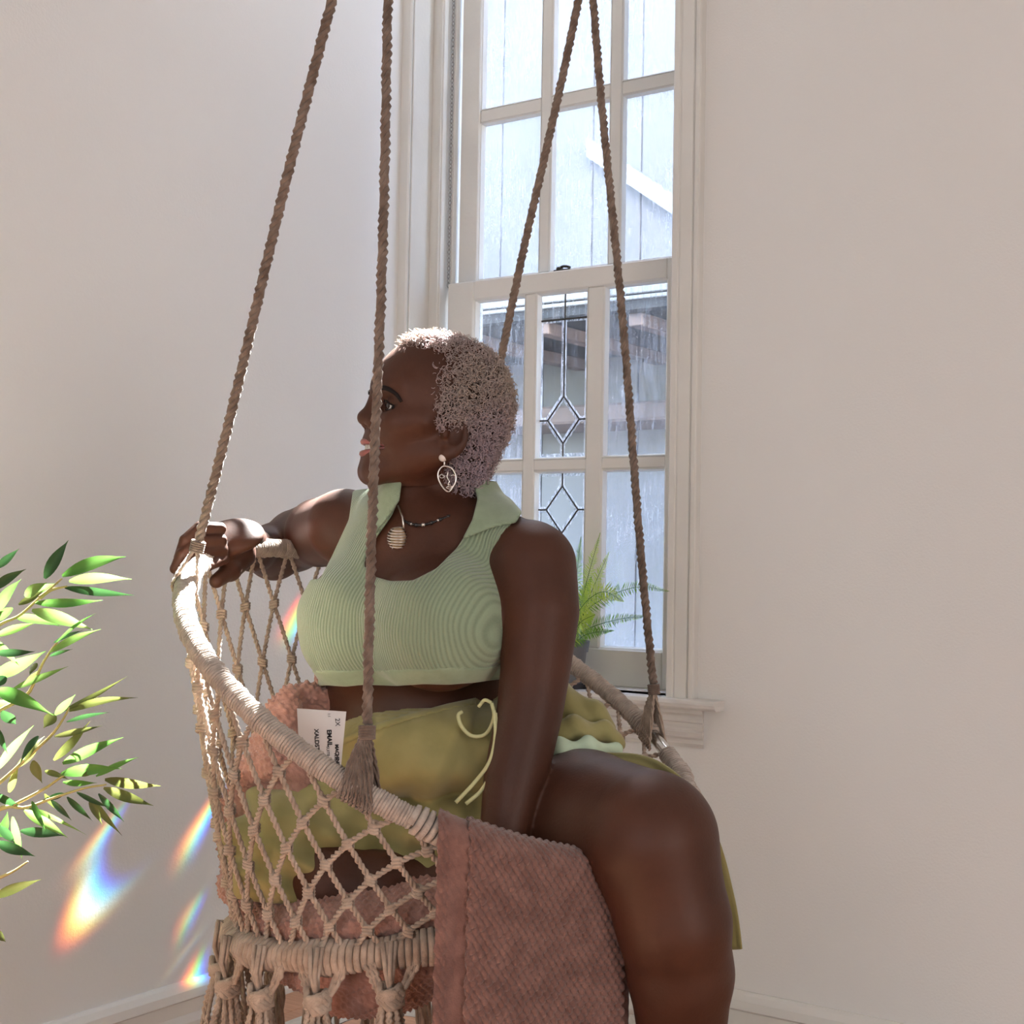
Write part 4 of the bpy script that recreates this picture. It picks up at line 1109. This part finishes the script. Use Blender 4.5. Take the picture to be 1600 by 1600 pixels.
soft('folded_knit', tubes([[(450, 1085, 1.98, .013), (442, 1120, 1.98, .026), (432, 1170, 1.97, .036), (420, 1215, 1.96, .042)],
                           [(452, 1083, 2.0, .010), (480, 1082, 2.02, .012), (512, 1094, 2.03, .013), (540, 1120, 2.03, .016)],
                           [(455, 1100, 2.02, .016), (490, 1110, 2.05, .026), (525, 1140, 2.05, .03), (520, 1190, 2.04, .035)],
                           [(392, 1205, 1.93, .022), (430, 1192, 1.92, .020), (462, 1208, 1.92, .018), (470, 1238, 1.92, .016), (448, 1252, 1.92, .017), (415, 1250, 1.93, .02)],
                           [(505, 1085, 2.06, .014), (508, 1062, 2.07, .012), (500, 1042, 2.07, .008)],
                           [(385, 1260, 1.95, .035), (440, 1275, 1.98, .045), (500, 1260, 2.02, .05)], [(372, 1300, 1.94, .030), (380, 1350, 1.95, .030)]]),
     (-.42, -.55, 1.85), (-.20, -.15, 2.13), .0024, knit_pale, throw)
# paper care tag
card = mat('white_card', (.66, .65, .65), .6, .3); ink = mat('black_ink', (.015, .015, .018), .6, .2)
tc = [(464, 1107), (541, 1112), (533, 1195), (468, 1188)]; tw_ = 1.80
tv = [P(x, y, tw_) for x, y in tc]; tn = (tv[1] - tv[0]).cross(tv[3] - tv[0]).normalized()
if tn.dot(fwd) > 0: tn = -tn
tg = MB().add(tv + [v - tn * .0012 for v in tv], [(0, 1, 2, 3), (7, 6, 5, 4), (0, 4, 5, 1), (1, 5, 6, 2), (2, 6, 7, 3), (3, 7, 4, 0)]).build('paper_tag', card, throw, label='white printed cardboard tag')
ex = (tv[3] - tv[0]).normalized()             # reading direction runs down the card
ey = tn.cross(ex).normalized()                # up for the rotated text
def text(s, px, py, size, bold=.0, m=ink):
    cu = bpy.data.curves.new('lettering', 'FONT'); cu.body = s; cu.size = size; cu.offset = bold; cu.extrude = .0002
    cu.align_x = 'LEFT'; cu.align_y = 'CENTER'
    tmp = bpy.data.objects.new('lettering', cu); COL.objects.link(tmp)
    dg = bpy.context.evaluated_depsgraph_get(); me = bpy.data.meshes.new_from_object(tmp.evaluated_get(dg))
    bpy.data.objects.remove(tmp); me.materials.clear(); me.materials.append(m)
    o_ = P(px, py, tw_) ; o_ = o_ - tn * ((o_ - tv[0]).dot(tn)) + tn * .0004
    Mx = Matrix((ex, ey, tn)).transposed()
    for v in me.vertices: v.co = o_ + Mx @ v.co
    r = obj('lettering', me, tg); return r
text('XALDSTEA', 494, 1139, .0075, .0002)
text('EMAIL', 514, 1140, .0080, .0003); text('SUITE 41', 512, 1166, .0050)
text('2X', 527, 1122, .0085); text('MACHINE', 526, 1163, .0060, .0003); text('WASH', 523.5, 1176, .0045)
text('1:1', 514, 1114, .0045)
# red yarn tassel beside the tag
q = MB()
for k in range(26):
    s0 = np.array((546 + random.uniform(-5, 7), 1143 + random.uniform(-4, 6), 1.96)); e0 = s0 + np.array((random.uniform(-5, 9), random.uniform(10, 34), .0))
    m0 = (s0 + e0) / 2 + np.array((random.uniform(-7, 7), random.uniform(-4, 4), random.uniform(-.01, .01)))
    q.tube([P(*p) for p in spline([s0, m0, e0], 8)], .0012, 4)
q.build('yarn_tassel', mat('coral_yarn', (.62, .17, .11), .8, .2, sheen=.4), throw, smooth=True)

# blanket folded over the front of the hoop
def drape(name, pxa, pxb, inner, outer_len, off, nu, nv, parent, amp, edge_wave=0, seam=False):
    a0 = phi_of(pxa[0], pxa[1], False); a1 = phi_of(pxb[0], pxb[1], False)
    d_ = (a1 - a0 + PI) % (2 * PI) - PI
    C = Vector(CW(*RC)); rr = .0185 + off; dz = Vector((0, 0, 1))
    L0, L1, L2 = inner, PI * rr, outer_len; Lt = L0 + L1 + L2
    def fn(a, b):
        s_ = b * Lt
        ph = a0 + d_ * a
        if edge_wave: ph += edge_wave * .004 * math.sin(s_ * 210) * (1 - a) - edge_wave * .045 * (1 - a) * max(0, s_ - L0 - L1)
        p = rim(ph); o_ = (p - C); o_.z = 0; o_.normalize()
        al = s_ * 0
        if s_ < L0: pos = p - o_ * (rr + .06 * (1 - s_ / L0) * 1.0) - dz * (L0 - s_)
        elif s_ < L0 + L1:
            t = (s_ - L0) / rr; pos = p - o_ * math.cos(t) * rr + dz * math.sin(t) * rr
        else:
            t = s_ - L0 - L1; pos = p + o_ * (rr + .003 * math.sin(a * 7 + t * 3) * min(1, t * 12) + .0) - dz * t
        aa = a * abs(d_) * RR
        n = o_ if s_ > L0 + L1 * .5 else dz
        h = math.cos(2 * PI * aa / .0105 + (PI if int(s_ / .0075) % 2 else 0)) * abs(math.sin(PI * s_ / .0075))
        e = 1.0
        if seam and .30 < a < .82: e = .25
        return pos + n * (amp * h * e)
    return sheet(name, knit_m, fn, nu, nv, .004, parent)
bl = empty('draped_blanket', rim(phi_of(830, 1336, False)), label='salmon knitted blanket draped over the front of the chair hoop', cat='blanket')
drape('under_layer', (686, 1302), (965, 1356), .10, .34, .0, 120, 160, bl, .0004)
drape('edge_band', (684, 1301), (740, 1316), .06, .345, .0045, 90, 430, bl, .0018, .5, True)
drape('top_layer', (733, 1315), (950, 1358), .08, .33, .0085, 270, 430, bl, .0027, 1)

# ------------------------------------------------------------------ rug and low stool in the corner
fp = lambda px, py: cam_pos + ray(px, py) * (-CAM_H / ray(px, py).z)
e0, e1 = fp(505, 1578), fp(640, 1537)
rx = (e0.x + e1.x) / 2
rug = MB().box((rx, 1.95, .0), (rx + 1.5, e1.y + .10, .014), .005)
rug.build('rug', mat('cream_rug', (.74, .70, .64), .95, .1, var=.12, vscale=90, bump=.003, bscale=220, sheen=.3), label='plain cream rug on the floor in the corner behind the chair', cat='rug')
sc = cam_pos + ray(604, 1612) * ((.17 - CAM_H) / ray(604, 1612).z)
stl = empty('low_stool', (sc.x, sc.y, .014), label='low round wooden stool with dark rim under the hanging chair', cat='stool')
MB().lathe((sc.x, sc.y, .145), [(.02, 0), (.100, 0), (.104, .006), (.104, .019), (.100, .025), (.02, .025)], 40).build('seat', M['wood'], stl, smooth=False)
q = MB(); [q.tube([Vector((sc.x + .1045 * math.cos(2 * PI * k / 48), sc.y + .1045 * math.sin(2 * PI * k / 48), z_)) for k in range(49)], .0042, 6, cap=False) for z_ in (.153, .159, .165)]; q.build('rim_band', M['lead'], stl)
for k in range(4):
    a = PI / 4 + PI / 2 * k; c_ = Vector((math.cos(a), math.sin(a), 0))
    MB().tube([Vector((sc.x, sc.y, .146)) + c_ * .065, Vector((sc.x, sc.y, .014)) + c_ * .09], [.012, .009], 12).build('leg', M['wood'], stl, smooth=True)

# ------------------------------------------------------------------ bamboo-like plant at the left
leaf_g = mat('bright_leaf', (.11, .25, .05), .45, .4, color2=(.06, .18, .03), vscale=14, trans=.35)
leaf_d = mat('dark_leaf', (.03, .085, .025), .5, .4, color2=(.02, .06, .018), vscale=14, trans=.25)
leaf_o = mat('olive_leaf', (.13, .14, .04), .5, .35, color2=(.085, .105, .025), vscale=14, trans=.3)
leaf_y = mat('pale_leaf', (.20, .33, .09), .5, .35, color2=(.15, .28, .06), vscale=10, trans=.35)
stem_m = mat('straw_stem', (.48, .38, .16), .6, .3, color2=(.36, .30, .12), vscale=30)
def leaf(p0, p1, width, m, parent, bend=.06, fold=.35, nseg=9, twist_=0., name='leaf', facing=None):
    p0, p1 = Vector(p0), Vector(p1); d = p1 - p0; L_ = d.length; d.normalize()
    f_ = facing if facing is not None else -fwd
    side = d.cross(f_).normalized(); up = side.cross(d).normalized()
    vs = []; fs = []
    for i in range(nseg + 1):
        t = i / nseg; c = p0 + d * (L_ * t) + up * (bend * L_ * math.sin(PI * t)) + Vector((0, 0, 1)) * (bend * L_ * math.sin(PI * t) * .8)
        w_ = width * (math.sin(PI * min(1, t * 1.02 + .03)) ** .75) * (1 - t) ** .38 * 1.15 if t < 1 else 0
        w_ = max(w_, width * .02); an = twist_ * t; s_ = side * math.cos(an) + up * math.sin(an); u_ = up * math.cos(an) - side * math.sin(an)
        vs += [c + s_ * w_ + u_ * w_ * fold, c + s_ * w_ * .5 + u_ * w_ * fold * .35, c, c - s_ * w_ * .5 + u_ * w_ * fold * .35, c - s_ * w_ + u_ * w_ * fold]
    for i in range(nseg):
        for k in range(4): fs.append((i * 5 + k, i * 5 + k + 1, (i + 1) * 5 + k + 1, (i + 1) * 5 + k))
    return obj(name, new_mesh(name, vs, fs, m, True), parent)
WP = 1.78
pot = cam_pos + rgt * (-.80) + fwd * 1.80; pot.z = 0
bam = empty('bamboo_plant', pot, label='leafy green bamboo plant reaching in at the left edge', cat='plant')
MB().lathe((pot.x, pot.y, 0), [(.02, .0), (.10, .0), (.105, .01), (.125, .22), (.135, .225), (.135, .25), (.122, .25), (.118, .22), (.02, .215)], 40).build('pot', mat('terracotta_pot', (.5, .27, .18), .8, .2), bam, smooth=True)
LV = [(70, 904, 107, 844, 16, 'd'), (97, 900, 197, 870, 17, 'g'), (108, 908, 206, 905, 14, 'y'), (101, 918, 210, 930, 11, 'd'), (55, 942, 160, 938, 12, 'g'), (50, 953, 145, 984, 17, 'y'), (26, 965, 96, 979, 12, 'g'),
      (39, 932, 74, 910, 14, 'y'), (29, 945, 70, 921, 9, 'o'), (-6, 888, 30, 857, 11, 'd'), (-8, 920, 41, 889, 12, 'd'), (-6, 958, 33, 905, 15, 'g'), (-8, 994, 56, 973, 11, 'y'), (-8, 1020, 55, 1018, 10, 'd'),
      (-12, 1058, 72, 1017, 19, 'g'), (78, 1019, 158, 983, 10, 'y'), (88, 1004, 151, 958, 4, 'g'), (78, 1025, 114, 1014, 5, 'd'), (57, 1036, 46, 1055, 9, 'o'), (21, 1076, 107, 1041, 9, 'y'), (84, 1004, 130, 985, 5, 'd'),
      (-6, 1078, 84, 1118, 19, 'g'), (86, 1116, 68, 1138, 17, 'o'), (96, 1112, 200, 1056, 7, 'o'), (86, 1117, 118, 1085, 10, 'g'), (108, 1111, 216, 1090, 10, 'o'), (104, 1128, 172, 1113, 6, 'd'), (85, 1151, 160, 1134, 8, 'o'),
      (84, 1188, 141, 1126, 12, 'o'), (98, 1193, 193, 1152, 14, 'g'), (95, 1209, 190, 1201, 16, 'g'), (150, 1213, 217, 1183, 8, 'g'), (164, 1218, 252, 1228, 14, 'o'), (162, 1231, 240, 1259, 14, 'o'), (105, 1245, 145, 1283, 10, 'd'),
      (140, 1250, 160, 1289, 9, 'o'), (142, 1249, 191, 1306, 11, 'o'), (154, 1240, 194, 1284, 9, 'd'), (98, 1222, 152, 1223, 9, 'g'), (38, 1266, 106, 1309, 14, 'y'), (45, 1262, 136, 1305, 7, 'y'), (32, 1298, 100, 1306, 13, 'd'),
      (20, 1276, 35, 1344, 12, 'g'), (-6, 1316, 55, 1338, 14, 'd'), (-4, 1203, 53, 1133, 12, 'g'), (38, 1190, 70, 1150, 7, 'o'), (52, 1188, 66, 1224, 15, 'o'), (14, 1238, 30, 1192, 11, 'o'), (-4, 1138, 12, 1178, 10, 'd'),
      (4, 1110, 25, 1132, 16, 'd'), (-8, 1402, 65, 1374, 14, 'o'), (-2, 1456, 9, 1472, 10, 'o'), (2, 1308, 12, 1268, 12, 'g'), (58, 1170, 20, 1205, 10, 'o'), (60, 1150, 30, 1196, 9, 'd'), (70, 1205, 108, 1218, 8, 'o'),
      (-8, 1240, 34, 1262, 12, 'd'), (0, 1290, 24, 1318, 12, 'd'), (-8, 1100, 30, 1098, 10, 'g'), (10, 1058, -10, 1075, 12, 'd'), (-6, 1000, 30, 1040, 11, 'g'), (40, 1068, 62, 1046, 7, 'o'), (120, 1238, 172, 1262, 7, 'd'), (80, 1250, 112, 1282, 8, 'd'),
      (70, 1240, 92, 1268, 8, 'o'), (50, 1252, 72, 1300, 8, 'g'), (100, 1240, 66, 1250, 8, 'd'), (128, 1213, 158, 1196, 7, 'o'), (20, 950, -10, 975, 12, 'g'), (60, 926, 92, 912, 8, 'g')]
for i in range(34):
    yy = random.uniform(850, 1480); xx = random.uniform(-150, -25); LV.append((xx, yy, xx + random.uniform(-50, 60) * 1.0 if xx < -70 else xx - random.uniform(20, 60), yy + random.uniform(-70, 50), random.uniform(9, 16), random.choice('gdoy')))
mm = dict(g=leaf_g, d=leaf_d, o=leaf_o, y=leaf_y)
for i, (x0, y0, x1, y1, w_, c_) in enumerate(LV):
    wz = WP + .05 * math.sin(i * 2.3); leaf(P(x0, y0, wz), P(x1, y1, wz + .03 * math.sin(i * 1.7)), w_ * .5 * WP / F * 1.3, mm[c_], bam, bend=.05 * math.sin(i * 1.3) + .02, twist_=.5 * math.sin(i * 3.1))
for st in ([(-150, 1120), (-40, 1010), (0, 976), (30, 962), (62, 934), (97, 904)], [(-120, 1180), (0, 1110), (40, 1088), (56, 1060), (66, 1038), (80, 1016), (90, 1003)], [(-120, 1330), (-20, 1240), (20, 1205), (60, 1168), (84, 1145), (102, 1118), (108, 1105)],
           [(-130, 1350), (-20, 1275), (20, 1258), (70, 1232), (100, 1212), (125, 1205)], [(-130, 1360), (-10, 1268), (40, 1262), (80, 1248), (130, 1232), (166, 1226)], [(-100, 1420), (-10, 1376), (20, 1362), (44, 1346)], [(62, 934), (80, 922), (105, 916)]):
    q = MB(); n_ = 22; q.tube([P(p[0], p[1], WP + .02) for p in spline([(a_, b_, 0) for a_, b_ in st], n_)], [.0028 - .0018 * i / n_ for i in range(n_)], 6); q.build('stem', stem_m, bam, smooth=True)
for k in range(5):
    tx, ty = [(-150, 1120), (-120, 1180), (-120, 1330), (-130, 1355), (-100, 1420)][k]
    q = MB(); t1 = P(tx, ty, WP + .02); b0 = Vector((pot.x + .03 * math.cos(k * 1.3), pot.y + .03 * math.sin(k * 1.3), .2))
    q.tube([Vector(p) for p in spline([b0, b0.lerp(t1, .5) + Vector((0, 0, .08)), t1], 20)], [.006 - .003 * i / 20 for i in range(20)], 8); q.build('cane', stem_m, bam, smooth=True)

# ------------------------------------------------------------------ fern on the sill
fc = onY(884, 1040, 3.015); fern = empty('potted_fern', (fc.x, 3.015, WZ0), label='fresh green fern in a grey pot on the window sill', cat='potted plant')
q = MB(); hh = .112
q.lathe((fc.x, 3.015, WZ0 + .006), [(.02, 0), (.043, 0), (.052, hh - .028), (.056, hh - .028), (.060, hh), (.055, hh), (.050, hh - .03), (.02, hh - .03)], 36); q.build('pot', mat('grey_plastic_pot', (.16, .17, .19), .5, .4), fern, smooth=False)
MB().lathe((fc.x, 3.015, WZ0), [(.02, 0), (.055, 0), (.060, .014), (.057, .014), (.052, .004), (.02, .004)], 32).build('saucer', mat('dark_saucer', (.06, .06, .07), .5, .4), fern)
MB().lathe((fc.x, 3.015, WZ0 + hh - .03), [(.01, 0), (.048, 0), (.040, .010), (.01, .014)], 24).build('soil', mat('soil', (.05, .035, .025), .95, .1, bump=.004, bscale=120), fern)
fern_y = mat('sun_tinted_fern', (.68, .80, .16), .5, .35, color2=(.42, .64, .10), vscale=30, trans=.55); fern_g = mat('green_fern', (.26, .48, .08), .5, .35, color2=(.15, .34, .06), vscale=30, trans=.5)  # yellow fronds have the sunlight put into their base colour
top_ = Vector((fc.x, 3.015, WZ0 + hh - .015))
def fy(px, py, y): return onY(px, py, y)
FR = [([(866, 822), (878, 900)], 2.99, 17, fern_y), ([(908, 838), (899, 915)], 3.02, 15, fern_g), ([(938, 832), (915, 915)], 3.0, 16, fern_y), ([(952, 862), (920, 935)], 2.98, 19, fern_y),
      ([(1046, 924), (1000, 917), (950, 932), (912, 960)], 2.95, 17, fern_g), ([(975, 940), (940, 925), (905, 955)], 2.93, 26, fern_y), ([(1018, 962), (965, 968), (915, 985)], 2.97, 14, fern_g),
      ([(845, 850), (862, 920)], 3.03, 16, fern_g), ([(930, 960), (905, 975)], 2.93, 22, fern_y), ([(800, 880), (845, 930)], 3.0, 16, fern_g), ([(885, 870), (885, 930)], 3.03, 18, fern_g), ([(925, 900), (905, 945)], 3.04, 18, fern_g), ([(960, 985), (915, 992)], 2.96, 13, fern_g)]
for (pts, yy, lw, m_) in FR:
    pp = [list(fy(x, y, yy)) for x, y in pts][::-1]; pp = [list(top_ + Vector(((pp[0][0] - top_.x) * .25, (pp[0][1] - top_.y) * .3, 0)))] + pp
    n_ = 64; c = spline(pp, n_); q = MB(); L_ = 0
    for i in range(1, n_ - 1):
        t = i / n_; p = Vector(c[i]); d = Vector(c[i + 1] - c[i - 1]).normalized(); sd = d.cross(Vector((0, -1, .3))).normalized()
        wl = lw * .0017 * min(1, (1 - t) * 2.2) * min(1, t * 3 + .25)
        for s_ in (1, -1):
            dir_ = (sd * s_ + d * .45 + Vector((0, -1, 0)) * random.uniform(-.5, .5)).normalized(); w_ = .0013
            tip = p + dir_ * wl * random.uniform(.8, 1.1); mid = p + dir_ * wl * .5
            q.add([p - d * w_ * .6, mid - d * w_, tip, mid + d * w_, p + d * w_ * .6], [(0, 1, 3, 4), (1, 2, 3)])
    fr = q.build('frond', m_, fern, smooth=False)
    q = MB(); q.tube(c, [.0014 - .0009 * i / n_ for i in range(n_)], 5); q.build('frond_stem', leaf_g, fr, smooth=True)

# ------------------------------------------------------------------ spectra thrown on the left wall by the bevelled glass
def prism_spot(name, p0, p1, width, power, shift=(9, -5), curve=0.0, src=(872, 640), tint=(1, 1, 1), soft=1.0):
    """p0 -> p1: image positions of the two ends of one streak where it lies on the left wall"""
    L0 = onY(src[0], src[1], YW + .03); ct = onX((p0[0] + p1[0]) / 2, (p0[1] + p1[1]) / 2, XL)
    l = bpy.data.lights.new(name, 'SPOT'); o_ = bpy.data.objects.new(name, l); COL.objects.link(o_)
    o_.location = L0; qd = (ct - L0).to_track_quat('-Z', 'Y'); o_.rotation_euler = qd.to_euler(); inv = qd.to_matrix().transposed()
    def loc(px, py):
        v = inv @ (onX(px, py, XL) - L0); return Vector((v.x / -v.z, v.y / -v.z))
    a, b = loc(*p0), loc(*p1); ax = (b - a); la = ax.length / 2; axn = ax.normalized(); pn = Vector((-axn.y, axn.x))
    dx, dy = p1[0] - p0[0], p1[1] - p0[1]; ln = math.hypot(dx, dy); mx, my = (p0[0] + p1[0]) / 2, (p0[1] + p1[1]) / 2
    wv = loc(mx - dy / ln * width, my + dx / ln * width); lb = abs(wv.dot(pn)); sh = loc(mx + shift[0], my + shift[1])
    l.energy = power; l.spot_size = min(math.radians(60), 2 * math.atan(la * 3.2 + .06)); l.spot_blend = .1; l.shadow_soft_size = .004
    l.use_nodes = True; nt = l.node_tree; nt.nodes.clear(); N = nt.nodes.new; Lk = nt.links.new
    out = N('ShaderNodeOutputLight'); em = N('ShaderNodeEmission'); Lk(em.outputs[0], out.inputs[0])
    tc = N('ShaderNodeTexCoord'); sx = N('ShaderNodeSeparateXYZ'); Lk(tc.outputs['Normal'], sx.inputs[0])
    def mth(op, x, y=None, clampv=False):
        q = N('ShaderNodeMath'); q.operation = op; q.use_clamp = clampv
        for i, v in enumerate((x, y)):
            if v is None: continue
            if hasattr(v, 'is_linked'): Lk(v, q.inputs[i])
            else: q.inputs[i].default_value = v
        return q.outputs[0]
    az = mth('ABSOLUTE', sx.outputs[2]); X_ = mth('DIVIDE', sx.outputs[0], az); Y_ = mth('DIVIDE', sx.outputs[1], az)
    cc = N('ShaderNodeCombineColor')
    for ci, k_ in enumerate((-1, 0, 1)):
        ox, oy = sh.x * k_, sh.y * k_
        x_ = mth('SUBTRACT', X_, ox); y_ = mth('SUBTRACT', Y_, oy)
        A = mth('ADD', mth('MULTIPLY', x_, axn.x), mth('MULTIPLY', y_, axn.y)); Bq = mth('ADD', mth('MULTIPLY', x_, pn.x), mth('MULTIPLY', y_, pn.y))
        bb = mth('DIVIDE', Bq, lb); aa = mth('DIVIDE', A, la)
        aa = mth('ADD', aa, mth('MULTIPLY', mth('MULTIPLY', bb, bb), curve))
        # teardrop: narrow at the start, wide at the end
        wd_ = mth('ADD', mth('MULTIPLY', aa, .32 if not curve else 0), .72 if not curve else 1.0); wd_ = mth('MAXIMUM', wd_, .15)
        b2 = mth('DIVIDE', bb, wd_)
        r2 = mth('ADD', mth('POWER', mth('ABSOLUTE', aa), 3.0), mth('MULTIPLY', b2, b2))
        g_ = mth('EXPONENT', mth('MULTIPLY', r2, -1.6 * soft))
        Lk(mth('MULTIPLY', g_, tint[ci]), cc.inputs[ci])
    Lk(cc.outputs[0], em.inputs[0]); em.inputs[1].default_value = 1
    return o_
prism_spot('prism_light', (160, 1378), (106, 1458), 34, 420, (13, -18), .95)
prism_spot('prism_light', (196, 1252), (118, 1366), 12, 150, (10, -6))
prism_spot('prism_light', (346, 1232), (284, 1342), 12, 180, (10, -6))
prism_spot('prism_light', (318, 1396), (278, 1462), 12, 110, (9, -5))
prism_spot('prism_light', (316, 1485), (286, 1575), 14, 260, (9, -3))
prism_spot('prism_light', (328, 1440), (258, 1526), 5, 40, (5, -3))
prism_spot('prism_light', (478, 930), (448, 1002), 12, 50, (9, 2))
